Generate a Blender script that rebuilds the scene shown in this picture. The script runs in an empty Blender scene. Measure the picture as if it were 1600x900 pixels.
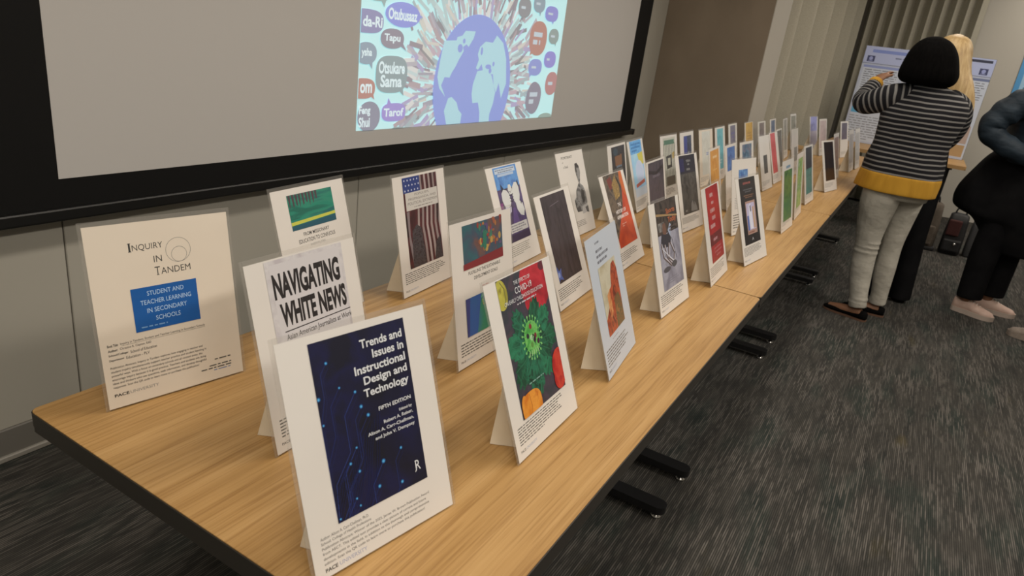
import bpy, bmesh, math, random
from mathutils import Vector, Matrix

# ------------------------------------------------------------------ camera, light, exposure
scene = bpy.context.scene
COL = scene.collection
scene.view_settings.view_transform = 'Standard'
scene.view_settings.look = 'None'
scene.view_settings.gamma = 1.0
scene.view_settings.use_curve_mapping = False
scene.view_settings.exposure = 0.15

cam_d = bpy.data.cameras.new('camera')
cam = bpy.data.objects.new('camera', cam_d)
COL.objects.link(cam)
cam_d.sensor_width = 36.0
cam_d.lens = 1069.39 * 36.0 / 1600.0
cam_d.clip_start = 0.05
R = ((0.5125722, 0.2410383, -0.8241179), (-0.8497054, 0.2805217, -0.4464396), (0.1235739, 0.9290899, 0.3485992))
cam.matrix_world = Matrix(((*R[0], -0.42583), (*R[1], -0.25756), (*R[2], 1.35468), (0, 0, 0, 1)))
cam_d.dof.use_dof = True
cam_d.dof.focus_distance = 1.45
cam_d.dof.aperture_fstop = 9.0
scene.camera = cam

world = bpy.data.worlds.new('room_ambient')
scene.world = world
world.use_nodes = True
world.node_tree.nodes['Background'].inputs[0].default_value = (1.0, 0.9, 0.78, 1)
world.node_tree.nodes['Background'].inputs[1].default_value = 0.05

WARM = (1.0, 0.905, 0.785)


def ceiling_lamp(x, y, energy, sx=1.2, sy=0.3):
    l = bpy.data.lights.new('ceiling_lamp', 'AREA')
    l.shape = 'RECTANGLE'
    l.size, l.size_y = sx, sy
    l.energy = energy
    l.color = WARM
    o = bpy.data.objects.new('ceiling_lamp', l)
    o.location = (x, y, 2.74)
    COL.objects.link(o)


for lx, ly, le in ((-0.8, 0.0, 21), (1.5, 0.0, 17), (3.8, 0.0, 16), (6.3, -0.3, 13),
                   (-0.8, -2.0, 34), (1.5, -2.0, 36), (3.8, -2.0, 30), (6.3, -2.2, 30), (7.9, -1.2, 10)):  # last lamp in the list is added to brighten the far wall
    ceiling_lamp(lx, ly, le)

# ------------------------------------------------------------------ helpers
PI = math.pi


def lin(h):
    h = h.lstrip('#')
    out = []
    for i in (0, 2, 4):
        c = int(h[i:i + 2], 16) / 255.0
        out.append(c / 12.92 if c <= 0.04045 else ((c + 0.055) / 1.055) ** 2.4)
    return tuple(out)


def albedo(h, k=(1.06, 1.19, 1.34)):
    return tuple(min(0.9, a * b) for a, b in zip(lin(h), k))


_mats = {}


def mat(key, col, rough=0.6, metal=0.0, coat=0.0, emit=0.0, spec=0.5):
    if key in _mats:
        return _mats[key]
    m = bpy.data.materials.new(key)
    m.use_nodes = True
    b = m.node_tree.nodes['Principled BSDF']
    b.inputs['Base Color'].default_value = (*col, 1)
    b.inputs['Roughness'].default_value = rough
    b.inputs['Metallic'].default_value = metal
    b.inputs['Specular IOR Level'].default_value = spec
    b.inputs['Coat Weight'].default_value = coat
    b.inputs['Coat Roughness'].default_value = 0.12
    if emit:
        b.inputs['Emission Color'].default_value = (*col, 1)
        b.inputs['Emission Strength'].default_value = emit
    _mats[key] = m
    return m


def nodes(m):
    nt = m.node_tree
    return nt, nt.nodes, nt.links, nt.nodes['Principled BSDF']


def N(nt, kind, **kw):
    n = nt.nodes.new(kind)
    for k, v in kw.items():
        if k.startswith('i_'):
            n.inputs[k[2:].replace('_', ' ')].default_value = v
        elif k.startswith('n_'):
            n.inputs[int(k[2:])].default_value = v
        else:
            setattr(n, k, v)
    return n


def ramp(nt, stops, interp='LINEAR'):
    r = nt.nodes.new('ShaderNodeValToRGB')
    r.color_ramp.interpolation = interp
    e = r.color_ramp.elements
    while len(e) < len(stops):
        e.new(0.5)
    for el, (p, c) in zip(e, stops):
        el.position = p
        el.color = (*c, 1)
    return r


def coords(nt, scale=(1, 1, 1), kind='Object', rot=(0, 0, 0)):
    tc = nt.nodes.new('ShaderNodeTexCoord')
    mp = nt.nodes.new('ShaderNodeMapping')
    mp.inputs['Scale'].default_value = scale
    mp.inputs['Rotation'].default_value = rot
    nt.links.new(tc.outputs[kind], mp.inputs[0])
    return mp.outputs[0]


def noise_mat(key, stops, scale=(10, 10, 10), rough=0.6, detail=4.0, bump=0.0, coat=0.0, base=1.0, interp='LINEAR', dist=0.0, bdist=0.002, spec=0.5):
    if key in _mats:
        return _mats[key]
    m = mat(key, stops[0][1], rough, coat=coat, spec=spec)
    nt, ns, lk, b = nodes(m)
    v = coords(nt, scale)
    n = N(nt, 'ShaderNodeTexNoise', i_Scale=base, i_Detail=detail, i_Distortion=dist)
    lk.new(v, n.inputs['Vector'])
    r = ramp(nt, stops, interp)
    lk.new(n.outputs['Fac'], r.inputs[0])
    lk.new(r.outputs[0], b.inputs['Base Color'])
    if bump:
        bp = N(nt, 'ShaderNodeBump', i_Strength=bump, i_Distance=bdist)
        lk.new(n.outputs['Fac'], bp.inputs['Height'])
        lk.new(bp.outputs[0], b.inputs['Normal'])
    return m


def link(name, me, parent=None, loc=None):
    o = bpy.data.objects.new(name, me)
    COL.objects.link(o)
    if parent is not None:
        o.parent = parent
    if loc is not None:
        o.location = loc
    return o


def build(name, bm, mats, parent=None, loc=None, smooth=False, matrix=None):
    if matrix is not None:
        bm.transform(matrix)
    me = bpy.data.meshes.new(name)
    if not isinstance(mats, (list, tuple)):
        mats = [mats]
    bm.normal_update()
    bm.to_mesh(me)
    bm.free()
    for m in mats:
        me.materials.append(m)
    if smooth:
        for p in me.polygons:
            p.use_smooth = True
    return link(name, me, parent, loc)


def tag(o, label, cat=None, group=None, kind=None):
    if label:
        o['label'] = label
    if cat:
        o['category'] = cat
    if group:
        o['group'] = group
    if kind:
        o['kind'] = kind
    return o


def empty(name, loc, rz=0.0):
    o = bpy.data.objects.new(name, None)
    o.empty_display_size = 0.05
    COL.objects.link(o)
    o.location = loc
    o.rotation_euler = (0, 0, rz)
    return o


def structure(o):
    o['kind'] = 'structure'
    return o


def box(bm, x0, x1, y0, y1, z0, z1, mi=0, bevel=0.0, seg=2):
    vs = [bm.verts.new((x, y, z)) for x in (x0, x1) for y in (y0, y1) for z in (z0, z1)]
    fs = [(0, 1, 3, 2), (4, 6, 7, 5), (0, 4, 5, 1), (2, 3, 7, 6), (0, 2, 6, 4), (1, 5, 7, 3)]
    faces = [bm.faces.new([vs[i] for i in f]) for f in fs]
    for f in faces:
        f.material_index = mi
    if bevel:
        es = list({e for f in faces for e in f.edges})
        r = bmesh.ops.bevel(bm, geom=es, offset=bevel, segments=seg, affect='EDGES', profile=0.5)
        for f in r['faces']:
            f.material_index = mi
    return vs


def prism(bm, poly, z0, z1, mi=0, mi_side=None):
    lo = [bm.verts.new((x, y, z0)) for x, y in poly]
    hi = [bm.verts.new((x, y, z1)) for x, y in poly]
    f = bm.faces.new(hi)
    f.material_index = mi
    f = bm.faces.new(lo[::-1])
    f.material_index = mi if mi_side is None else mi_side
    n = len(poly)
    for i in range(n):
        f = bm.faces.new((lo[i], lo[(i + 1) % n], hi[(i + 1) % n], hi[i]))
        f.material_index = mi if mi_side is None else mi_side


def rounded(x0, x1, y0, y1, r, n=6):
    pts = []
    for cx, cy, a0 in ((x1 - r, y1 - r, 0), (x0 + r, y1 - r, 90), (x0 + r, y0 + r, 180), (x1 - r, y0 + r, 270)):
        for i in range(n + 1):
            a = math.radians(a0 + 90.0 * i / n)
            pts.append((cx + r * math.cos(a), cy + r * math.sin(a)))
    return pts


def catmull(pts, sub):
    """pts: list of tuples of floats, interpolated sub times per span"""
    out = []
    n = len(pts)
    for i in range(n - 1):
        p0, p1, p2, p3 = pts[max(i - 1, 0)], pts[i], pts[i + 1], pts[min(i + 2, n - 1)]
        for k in range(sub):
            t = k / sub
            out.append(tuple(0.5 * (2 * b + (c - a) * t + (2 * a - 5 * b + 4 * c - d) * t * t + (3 * b - a - 3 * c + d) * t ** 3)
                             for a, b, c, d in zip(p0, p1, p2, p3)))
    out.append(tuple(pts[-1]))
    return out


def skin_rings(bm, rings, mi=0, cap=True, vs0=None):
    """rings: list of lists of Vectors, all the same length; writes UV v = arc length"""
    uvl = bm.loops.layers.uv.verify()
    n = len(rings[0])
    vr = [[bm.verts.new(p) for p in r] for r in rings]
    cen = [sum(r, Vector()) / n for r in rings]
    s = [0.0]
    for a, b in zip(cen, cen[1:]):
        s.append(s[-1] + (b - a).length)
    for i in range(len(rings) - 1):
        for j in range(n):
            k = (j + 1) % n
            f = bm.faces.new((vr[i][j], vr[i][k], vr[i + 1][k], vr[i + 1][j]))
            f.material_index = mi
            f.smooth = True
            for l, (uu, vv) in zip(f.loops, ((j / n, s[i]), ((j + 1) / n, s[i]), ((j + 1) / n, s[i + 1]), (j / n, s[i + 1]))):
                l[uvl].uv = (uu, vv)
    if cap:
        for r in (vr[0][::-1], vr[-1]):
            f = bm.faces.new(r)
            f.material_index = mi
    return vr


def tube(bm, pts, n=14, sub=6, mi=0, cap=True, ref=(0, 0, 1), flat=1.0):
    """pts: (x,y,z,r) or (x,y,z,ra,rb); smooth tapering tube"""
    pts = [tuple(p) if len(p) == 5 else (*p, p[3] * flat) for p in pts]
    d = catmull(pts, sub) if sub > 1 else pts
    rings = []
    u = None
    for i, p in enumerate(d):
        a = Vector(d[max(i - 1, 0)][:3])
        b = Vector(d[min(i + 1, len(d) - 1)][:3])
        t = (b - a)
        t = t.normalized() if t.length > 1e-9 else Vector((0, 0, 1))
        if u is None:
            u = Vector(ref)
            if abs(u.normalized().dot(t)) > 0.9:
                u = Vector((1, 0, 0)) if abs(t.x) < 0.9 else Vector((0, 1, 0))
        u = u - t * u.dot(t)
        u.normalize()
        w = t.cross(u)
        c = Vector(p[:3])
        rings.append([c + u * (max(p[3], 1e-4) * math.cos(2 * PI * k / n)) + w * (max(p[4], 1e-4) * math.sin(2 * PI * k / n)) for k in range(n)])
    return skin_rings(bm, rings, mi, cap)


def stack(bm, rings, n=28, sub=5, mi=0, cap=True, rot=0.0, noise=None):
    """rings: (z, cx, cy, rx, ry) horizontal ellipses from bottom to top, rot turns the ellipse axes"""
    d = catmull([tuple(r) for r in rings], sub) if sub > 1 else rings
    out = []
    cr, sr = math.cos(rot), math.sin(rot)
    for z, cx, cy, rx, ry in d:
        ring = []
        for k in range(n):
            a = 2 * PI * k / n
            ex, ey = max(rx, 1e-3) * math.cos(a), max(ry, 1e-3) * math.sin(a)
            if noise:
                f = 1 + noise(a, z)
                ex *= f
                ey *= f
            ring.append(Vector((cx + ex * cr - ey * sr, cy + ex * sr + ey * cr, z)))
        out.append(ring)
    return skin_rings(bm, out, mi, cap)


def remesh(o, vox, smooth=2):
    m = o.modifiers.new('remesh', 'REMESH')
    m.mode = 'VOXEL'
    m.voxel_size = vox
    m.use_smooth_shade = True
    if smooth:
        s = o.modifiers.new('smooth', 'SMOOTH')
        s.iterations = smooth
        s.factor = 0.5
    return o


# ------------------------------------------------------------------ flat artwork: prints on paper, in fractions of a sheet
class Art:
    def __init__(self, w, h, z0=0.0, step=0.000008, matf=None):
        self.bm = bmesh.new()
        self.w, self.h, self.z, self.step = w, h, z0, step
        self.mats, self.ix = [], {}
        self.matf = matf or (lambda c: mat('print_' + c.lstrip('#'), albedo(c), 0.42, coat=0.3))

    def m(self, c):
        k = c if isinstance(c, str) else c.name
        if k not in self.ix:
            self.ix[k] = len(self.mats)
            self.mats.append(self.matf(c) if isinstance(c, str) else c)
        return self.ix[k]

    def p(self, u, v):
        return Vector((u * self.w, -v * self.h, self.z))

    def up(self):
        self.z += self.step

    def poly(self, pts, c):
        self.up()
        vs = [self.bm.verts.new(self.p(*q)) for q in pts]
        f = self.bm.faces.new(vs)
        f.normal_update()
        if f.normal.z < 0:
            f.normal_flip()
        f.material_index = self.m(c)

    def rect(self, u0, v0, u1, v1, c):
        self.poly([(u0, v0), (u1, v0), (u1, v1), (u0, v1)], c)

    def ell(self, u, v, ru, rv, c, n=28, rot=0.0, sq=2.0):
        pts = []
        for i in range(n):
            a = 2 * PI * i / n
            ca, sa = math.cos(a), math.sin(a)
            x = math.copysign(abs(ca) ** (2 / sq), ca) * ru * self.w
            y = math.copysign(abs(sa) ** (2 / sq), sa) * rv * self.h
            pts.append((u + (x * math.cos(rot) - y * math.sin(rot)) / self.w, v + (x * math.sin(rot) + y * math.cos(rot)) / self.h))
        self.poly(pts, c)

    def ring(self, u, v, r, t, c, n=40):
        self.up()
        mi = self.m(c)
        A = [[self.bm.verts.new(self.p(u + k * math.cos(2 * PI * i / n) / self.w, v + k * math.sin(2 * PI * i / n) / self.h)) for i in range(n)] for k in (r, r - t)]
        for i in range(n):
            j = (i + 1) % n
            f = self.bm.faces.new((A[0][i], A[1][i], A[1][j], A[0][j]))
            f.material_index = mi

    def line(self, pts, wd, c):
        """polyline strip of width wd metres"""
        self.up()
        mi = self.m(c)
        q = [self.p(*a) for a in pts]
        for a, b in zip(q, q[1:]):
            d = (b - a)
            if d.length < 1e-7:
                continue
            d.normalize()
            nn = Vector((-d.y, d.x, 0)) * wd / 2
            e = d * wd * 0.3
            vs = [self.bm.verts.new(x) for x in (a - nn - e, b - nn + e, b + nn + e, a + nn - e)]
            f = self.bm.faces.new(vs)
            f.material_index = mi

    def text(self, body, u0, v0, u1, v1, c, bold=0.0, fit=True, align='L', rot=0.0):
        """text fitted to the box it fills on the sheet"""
        self.up()
        cu = bpy.data.curves.new('lettering', 'FONT')
        cu.body = body
        cu.offset = bold
        cu.resolution_u = 3
        o = bpy.data.objects.new('lettering', cu)
        me = bpy.data.meshes.new_from_object(o)
        bpy.data.objects.remove(o)
        bpy.data.curves.remove(cu)
        if not me.vertices:
            return
        xs = [v.co.x for v in me.vertices]
        ys = [v.co.y for v in me.vertices]
        x0, x1, y0, y1 = min(xs), max(xs), min(ys), max(ys)
        sy = abs(v1 - v0) * self.h / (y1 - y0)
        sx = abs(u1 - u0) * self.w / (x1 - x0)
        off = 0.0
        if not fit:
            s = min(sx, sy)
            free = abs(u1 - u0) * self.w - s * (x1 - x0)
            off = {'L': 0.0, 'C': free / 2, 'R': free}[align]
            sx = sy = s
        mi = self.m(c)
        vs = [self.bm.verts.new((u0 * self.w + off + (v.co.x - x0) * sx, -v1 * self.h + (v.co.y - y0) * sy, self.z)) for v in me.vertices]
        for p in me.polygons:
            try:
                f = self.bm.faces.new([vs[i] for i in p.vertices])
            except ValueError:
                continue
            f.normal_update()
            if f.normal.z < 0:
                f.normal_flip()
            f.material_index = mi
        bpy.data.meshes.remove(me)

    def bars(self, u0, v0, u1, v1, n, c='4a4640', ragged=0.25, heavy=0.5, seed=1, align='L'):
        """lines of print too small to read, word by word"""
        rnd = random.Random(seed)
        self.up()
        mi = self.m(c)
        pitch = (v1 - v0) / n
        for i in range(n):
            end = u1 - (u1 - u0) * rnd.random() * ragged
            if i == n - 1:
                end = u0 + (u1 - u0) * rnd.uniform(0.45, 0.8)
            st = u0
            if align == 'R':
                st, end = u0 + (u1 - end), u1
            if align == 'C':
                d = (u1 - end) / 2
                st, end = u0 + d, u1 - d
            u = st
            va = v0 + pitch * (i + 0.5 - heavy / 2)
            vb = v0 + pitch * (i + 0.5 + heavy / 2)
            while u < end - 0.004:
                wlen = min(rnd.uniform(0.018, 0.075), end - u)
                vs = [self.bm.verts.new(self.p(*q)) for q in ((u, vb), (u + wlen, vb), (u + wlen, va), (u, va))]
                f = self.bm.faces.new(vs)
                f.material_index = mi
                u += wlen + 0.011

    def clip(self, u0, v0, u1, v1):
        for co, no in (((u0 * self.w, 0, 0), (-1, 0, 0)), ((u1 * self.w, 0, 0), (1, 0, 0)), ((0, -v0 * self.h, 0), (0, 1, 0)), ((0, -v1 * self.h, 0), (0, -1, 0))):
            g = self.bm.verts[:] + self.bm.edges[:] + self.bm.faces[:]
            bmesh.ops.bisect_plane(self.bm, geom=g, plane_co=co, plane_no=no, clear_outer=True)

    def used(self):
        return len(self.bm.faces) > 0

# ------------------------------------------------------------------ room shell
YW, XF, YR, XB, ZC = 1.77, 8.7, -5.0, -2.5, 2.8


def carpet():
    m = mat('carpet', (0.05, 0.05, 0.05), 0.95, spec=0.1)
    nt, ns, lk, b = nodes(m)
    base = N(nt, 'ShaderNodeTexNoise', i_Scale=1.0, i_Detail=3.0, i_Roughness=0.6)
    lk.new(coords(nt, (5.0, 22.0, 1.0)), base.inputs['Vector'])
    r0 = ramp(nt, [(0.30, (0.036, 0.036, 0.034)), (0.5, (0.050, 0.048, 0.044)), (0.70, (0.068, 0.064, 0.058))])
    lk.new(base.outputs['Fac'], r0.inputs[0])
    # teal and olive flecks
    pa = N(nt, 'ShaderNodeTexNoise', i_Scale=1.0, i_Detail=2.0)
    lk.new(coords(nt, (2.2, 7.0, 1.0)), pa.inputs['Vector'])
    r1 = ramp(nt, [(0.0, (0.55, 0.85, 0.85)), (0.36, (0.8, 0.95, 0.93)), (0.5, (1, 1, 1)), (0.68, (1.0, 1.0, 0.98)), (0.8, (1.5, 1.3, 0.8))])
    lk.new(pa.outputs['Fac'], r1.inputs[0])
    mul = N(nt, 'ShaderNodeMix', data_type='RGBA', blend_type='MULTIPLY')
    mul.inputs[0].default_value = 1.0
    lk.new(r0.outputs[0], mul.inputs[6])
    lk.new(r1.outputs[0], mul.inputs[7])
    # ribbed yarn rows running along the tiles, some of them pale
    tc = N(nt, 'ShaderNodeTexCoord')
    sp = N(nt, 'ShaderNodeSeparateXYZ')
    lk.new(tc.outputs['Object'], sp.inputs[0])

    def mth(op, a, b=None):
        n = N(nt, 'ShaderNodeMath', operation=op)
        for k, v in ((0, a), (1, b)):
            if v is None:
                continue
            if isinstance(v, (int, float)):
                n.inputs[k].default_value = v
            else:
                lk.new(v, n.inputs[k])
        return n.outputs[0]
    rows = mth('DIVIDE', sp.outputs['Y'], 0.0062)
    row = mth('FLOOR', rows)
    fr = mth('FRACT', rows)
    rib = mth('SUBTRACT', 1.0, mth('POWER', mth('ABSOLUTE', mth('SUBTRACT', mth('MULTIPLY', fr, 2.0), 1.0)), 2.0))
    cv = N(nt, 'ShaderNodeCombineXYZ')
    lk.new(mth('MULTIPLY', sp.outputs['X'], 7.0), cv.inputs[0])
    lk.new(mth('MULTIPLY', row, 7.31), cv.inputs[1])
    st = N(nt, 'ShaderNodeTexNoise', i_Scale=1.0, i_Detail=2.0, i_Roughness=0.6)
    lk.new(cv.outputs[0], st.inputs['Vector'])
    r2 = ramp(nt, [(0.46, (0, 0, 0)), (0.60, (1, 1, 1))])
    lk.new(st.outputs['Fac'], r2.inputs[0])
    dn = N(nt, 'ShaderNodeTexNoise', i_Scale=1.0, i_Detail=2.0)
    lk.new(coords(nt, (3.0, 9.0, 1.0), rot=(0, 0, 0)), dn.inputs['Vector'])
    r4 = ramp(nt, [(0.32, (0.25, 0.25, 0.25)), (0.62, (1, 1, 1))])
    lk.new(dn.outputs['Fac'], r4.inputs[0])
    fac = mth('MULTIPLY', mth('MULTIPLY', r2.outputs[0], rib), r4.outputs[0])
    lm = N(nt, 'ShaderNodeMix', data_type='RGBA')
    lm.inputs[7].default_value = (0.140, 0.129, 0.117, 1)
    lk.new(fac, lm.inputs[0])
    lk.new(mul.outputs[2], lm.inputs[6])
    shade = mth('ADD', mth('MULTIPLY', rib, 0.6), 0.5)
    m2 = N(nt, 'ShaderNodeMix', data_type='RGBA', blend_type='MULTIPLY')
    m2.inputs[0].default_value = 1.0
    lk.new(lm.outputs[2], m2.inputs[6])
    lk.new(shade, m2.inputs[7])
    lk.new(m2.outputs[2], b.inputs['Base Color'])
    fz = N(nt, 'ShaderNodeTexNoise', i_Scale=1.0, i_Detail=2.0)
    lk.new(coords(nt, (150.0, 320.0, 1.0)), fz.inputs['Vector'])
    bp = N(nt, 'ShaderNodeBump', i_Strength=0.6, i_Distance=0.004)
    lk.new(fz.outputs['Fac'], bp.inputs['Height'])
    lk.new(bp.outputs[0], b.inputs['Normal'])
    return m


M_CARPET = carpet()
M_WALL = noise_mat('wall_paint', [(0.35, (0.405, 0.388, 0.338)), (0.65, (0.43, 0.412, 0.36))], (1.2, 1.2, 1.2), 0.75, 3.0, 0.03)
M_PALE = noise_mat('pale_wall_paint', [(0.3, (0.55, 0.525, 0.47)), (0.7, (0.60, 0.575, 0.52))], (0.6, 0.6, 0.6), 0.8, 2.0)
M_CONC = noise_mat('board_formed_concrete', [(0.3, (0.225, 0.178, 0.128)), (0.5, (0.25, 0.198, 0.144)), (0.75, (0.29, 0.232, 0.17))], (3.0, 3.0, 2.0), 0.85, 8.0, 0.25, bdist=0.004)
M_CEIL = mat('ceiling_paint', (0.75, 0.73, 0.68), 0.9)
M_BASE = mat('baseboard_grey', (0.16, 0.152, 0.135), 0.6)
M_BASE2 = mat('baseboard_lip', (0.30, 0.285, 0.255), 0.5)


def slab(name, x0, x1, y0, y1, z0, z1, m):
    bm = bmesh.new()
    box(bm, x0, x1, y0, y1, z0, z1)
    return structure(build(name, bm, m))


slab('floor', XB, XF, YR, YW, -0.08, 0.0, M_CARPET)
slab('ceiling', XB, XF, YR, YW, ZC, ZC + 0.1, M_CEIL)
slab('wall_right', XB, XF, YR - 0.1, YR, 0, ZC, M_PALE)
slab('wall_back', XB - 0.1, XB, YR, YW, 0, ZC, M_PALE)
slab('wall_far', XF, XF + 0.1, YR, YW, 0, ZC, M_PALE)
# screen wall, built of upright panels with fine joints between them
bm = bmesh.new()
joints = [XB, -1.86, -0.64, 0.578, 1.80, 3.02, 4.24, 5.31, 6.6, XF]
for a, b_ in zip(joints, joints[1:]):
    box(bm, a + 0.002, b_ - 0.002, YW, YW + 0.1, 0, ZC, bevel=0.002, seg=1)
box(bm, XB, XF, YW + 0.02, YW + 0.1, 0, ZC)
structure(build('wall_left', bm, M_WALL))
bm = bmesh.new()
box(bm, XB, 5.31, YW - 0.012, YW, 0.012, 0.1, 0, 0.003, 1)
box(bm, XB, 5.31, YW - 0.022, YW, 0.0, 0.018, 1, 0.003, 1)
structure(build('baseboard_left', bm, [M_BASE, M_BASE2]))
# concrete column standing out from the wall, light on its flank painted as a paler sheet
bm = bmesh.new()
box(bm, 5.31, 5.905, 0.945, YW, 0, ZC)
structure(build('wall_column', bm, M_CONC))
bm = bmesh.new()
box(bm, 5.312, 5.905, 0.94, 0.945, 0, ZC)
structure(build('lit_flank_1', bm, mat('lit_flank_tone', (0.44, 0.42, 0.375), 0.8)))

# ------------------------------------------------------------------ curtains
M_CURT = noise_mat('curtain_cloth', [(0.3, (0.35, 0.332, 0.27)), (0.7, (0.41, 0.388, 0.318))], (60, 60, 220), 0.9, 2.0, 0.1)


def curtain(name, path, pleat, amp, label, z0=0.03, z1=2.74):
    """path: plan points; pleat(s) gives the local pleat width along the path"""
    bm = bmesh.new()
    d = catmull(path, 200)
    pts, ph, s = [], 0.0, 0.0
    for i, (x, y) in enumerate(d):
        a, b_ = d[max(i - 1, 0)], d[min(i + 1, len(d) - 1)]
        t = Vector((b_[0] - a[0], b_[1] - a[1])).normalized()
        nn = Vector((t.y, -t.x))
        w = math.sin(ph)
        w = math.copysign(abs(w) ** 0.95, w)
        o = amp(s) * w
        pts.append((x + nn.x * o + t.x * amp(s) * 0.12 * math.sin(2 * ph), y + nn.y * o + t.y * amp(s) * 0.12 * math.sin(2 * ph)))
        if i < len(d) - 1:
            ds = math.hypot(d[i + 1][0] - x, d[i + 1][1] - y)
            s += ds
            ph += 2 * PI * ds / pleat(s)
    zs = [z0 + (z1 - z0) * k / 8 for k in range(9)]
    rows = [[bm.verts.new((x, y, z)) for x, y in pts] for z in zs]
    for r0, r1 in zip(rows, rows[1:]):
        for i in range(len(pts) - 1):
            f = bm.faces.new((r0[i], r0[i + 1], r1[i + 1], r1[i]))
            f.smooth = True
    o = build(name, bm, M_CURT, smooth=True)
    sm = o.modifiers.new('cloth', 'SOLIDIFY')
    sm.thickness = 0.004
    tag(o, label, 'curtain')
    return o


curtain('curtain', [(5.95, 1.03), (6.6, 0.97), (7.4, 0.84), (8.0, 0.74), (8.42, 0.69)],
        lambda s: 0.60 - 0.13 * s, lambda s: 0.125 - 0.02 * s, 'tall grey-beige curtain in broad folds beside the concrete column')
curtain('curtain', [(8.52, 0.63), (8.52, 0.2), (8.52, -0.46)], lambda s: 0.112, lambda s: 0.042,
        'grey-beige curtain in tight pleats hanging behind the research poster')

# ------------------------------------------------------------------ tables


def oak(key, k=1.0):
    m = mat(key, (0.45, 0.28, 0.12), 0.42, spec=0.35)
    nt, ns, lk, b = nodes(m)
    g = N(nt, 'ShaderNodeTexNoise', i_Scale=1.0, i_Detail=5.0, i_Roughness=0.6, i_Distortion=0.04)
    lk.new(coords(nt, (1.3, 60.0, 2.0)), g.inputs['Vector'])
    r = ramp(nt, [(0.28, (0.345 * k, 0.190 * k, 0.062 * k)), (0.45, (0.455 * k, 0.268 * k, 0.098 * k)), (0.62, (0.515 * k, 0.315 * k, 0.125 * k)), (0.8, (0.575 * k, 0.365 * k, 0.158 * k))])
    lk.new(g.outputs['Fac'], r.inputs[0])
    f = N(nt, 'ShaderNodeTexNoise', i_Scale=1.0, i_Detail=3.0)
    lk.new(coords(nt, (7.0, 300.0, 2.0)), f.inputs['Vector'])
    r2 = ramp(nt, [(0.33, (0.72, 0.66, 0.58)), (0.5, (1, 1, 1))])
    lk.new(f.outputs['Fac'], r2.inputs[0])
    mx = N(nt, 'ShaderNodeMix', data_type='RGBA', blend_type='MULTIPLY')
    mx.inputs[0].default_value = 0.75
    lk.new(r.outputs[0], mx.inputs[6])
    lk.new(r2.outputs[0], mx.inputs[7])
    lk.new(mx.outputs[2], b.inputs['Base Color'])
    return m


M_OAK = oak('oak_laminate', 0.95)
M_BLACKEDGE = mat('black_edge_vinyl', (0.030, 0.027, 0.023), 0.5)
M_BLACKMETAL = mat('black_powder_coat', (0.010, 0.010, 0.011), 0.38)
M_CHROME = mat('chrome', (0.6, 0.6, 0.6), 0.2, 1.0)


def make_table(x0, y0, length, depth, rz, label, edge=None):
    t = empty('folding_table', (x0, y0, 0), rz)
    tag(t, label, 'table', 'oak-topped tables set end to end')
    g = 0.0012
    bm = bmesh.new()
    prism(bm, rounded(g, length - g, 0, depth, 0.014), 0.708, 0.7385)
    es = [e for e in bm.edges if abs(e.verts[0].co.z - 0.708) < 1e-5 and abs(e.verts[1].co.z - 0.708) < 1e-5]
    bmesh.ops.bevel(bm, geom=es, offset=0.009, segments=3, affect='EDGES')
    build('edge_band', bm, edge or M_BLACKEDGE, t)
    bm = bmesh.new()
    prism(bm, rounded(g + 0.0016, length - g - 0.0016, 0.0016, depth - 0.0016, 0.0125), 0.7386, 0.74)
    build('tabletop', bm, M_OAK, t)
    for lx in (0.123, length - 0.123):
        bm = bmesh.new()
        prism(bm, [(x, y) for x, y in rounded(lx - 0.027, lx + 0.027, 0.092, depth - 0.092, 0.026)], 0.022, 0.047)
        box(bm, lx - 0.017, lx + 0.017, depth / 2 - 0.04, depth / 2 + 0.04, 0.045, 0.69, 0, 0.004, 2)
        box(bm, lx - 0.024, lx + 0.024, 0.1, depth - 0.1, 0.685, 0.708, 0, 0.003, 1)
        leg = build('leg', bm, M_BLACKMETAL, t)
        for gy in (0.118, depth - 0.118):
            bm = bmesh.new()
            stack(bm, [(0.0, lx, gy, 0.017, 0.017), (0.006, lx, gy, 0.017, 0.017), (0.009, lx, gy, 0.009, 0.009), (0.023, lx, gy, 0.008, 0.008)], 16, 1)
            build('glide', bm, M_CHROME, leg)
    return t


TL, TD = 1.524, 0.762
for i, lab in enumerate(('oak-topped table nearest the camera, holding the large signs at the near end of the row',
                         'second oak-topped table in the row, past the first visible seam',
                         'third oak-topped table in the row, in front of the concrete column',
                         'farthest oak-topped table of the row, half hidden behind the woman in stripes')):
    make_table(TL * i, 0, TL, TD, 0, lab)
ct = make_table(7.56, -0.67, 1.2, TD, PI / 2, 'oak table set crosswise at the far end, carrying the research poster', None)
ct['group'] = 'oak table standing crosswise'
M_OAKEDGE = mat('oak_edge_band', (0.42, 0.25, 0.10), 0.5)
for ch in ct.children:
    if ch.name.startswith('edge_band'):
        ch.data.materials.clear()
        ch.data.materials.append(M_OAKEDGE)

# ------------------------------------------------------------------ projection screen
M_SCREEN = mat('screen_fabric', (0.56, 0.545, 0.53), 0.8)
M_SBORDER = mat('screen_black_border', (0.006, 0.006, 0.006), 0.7, spec=0.2)
M_SBAR = mat('screen_weight_bar', (0.008, 0.008, 0.008), 0.35)
ps = empty('projection_screen', (2.5, 1.70, 0.70))
tag(ps, 'large pull-down projection screen with black border showing a globe picture', 'screen')


def rel(o, root):
    """keep world coordinates under a parent that is only translated"""
    o.location = -root.location
    return o


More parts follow.
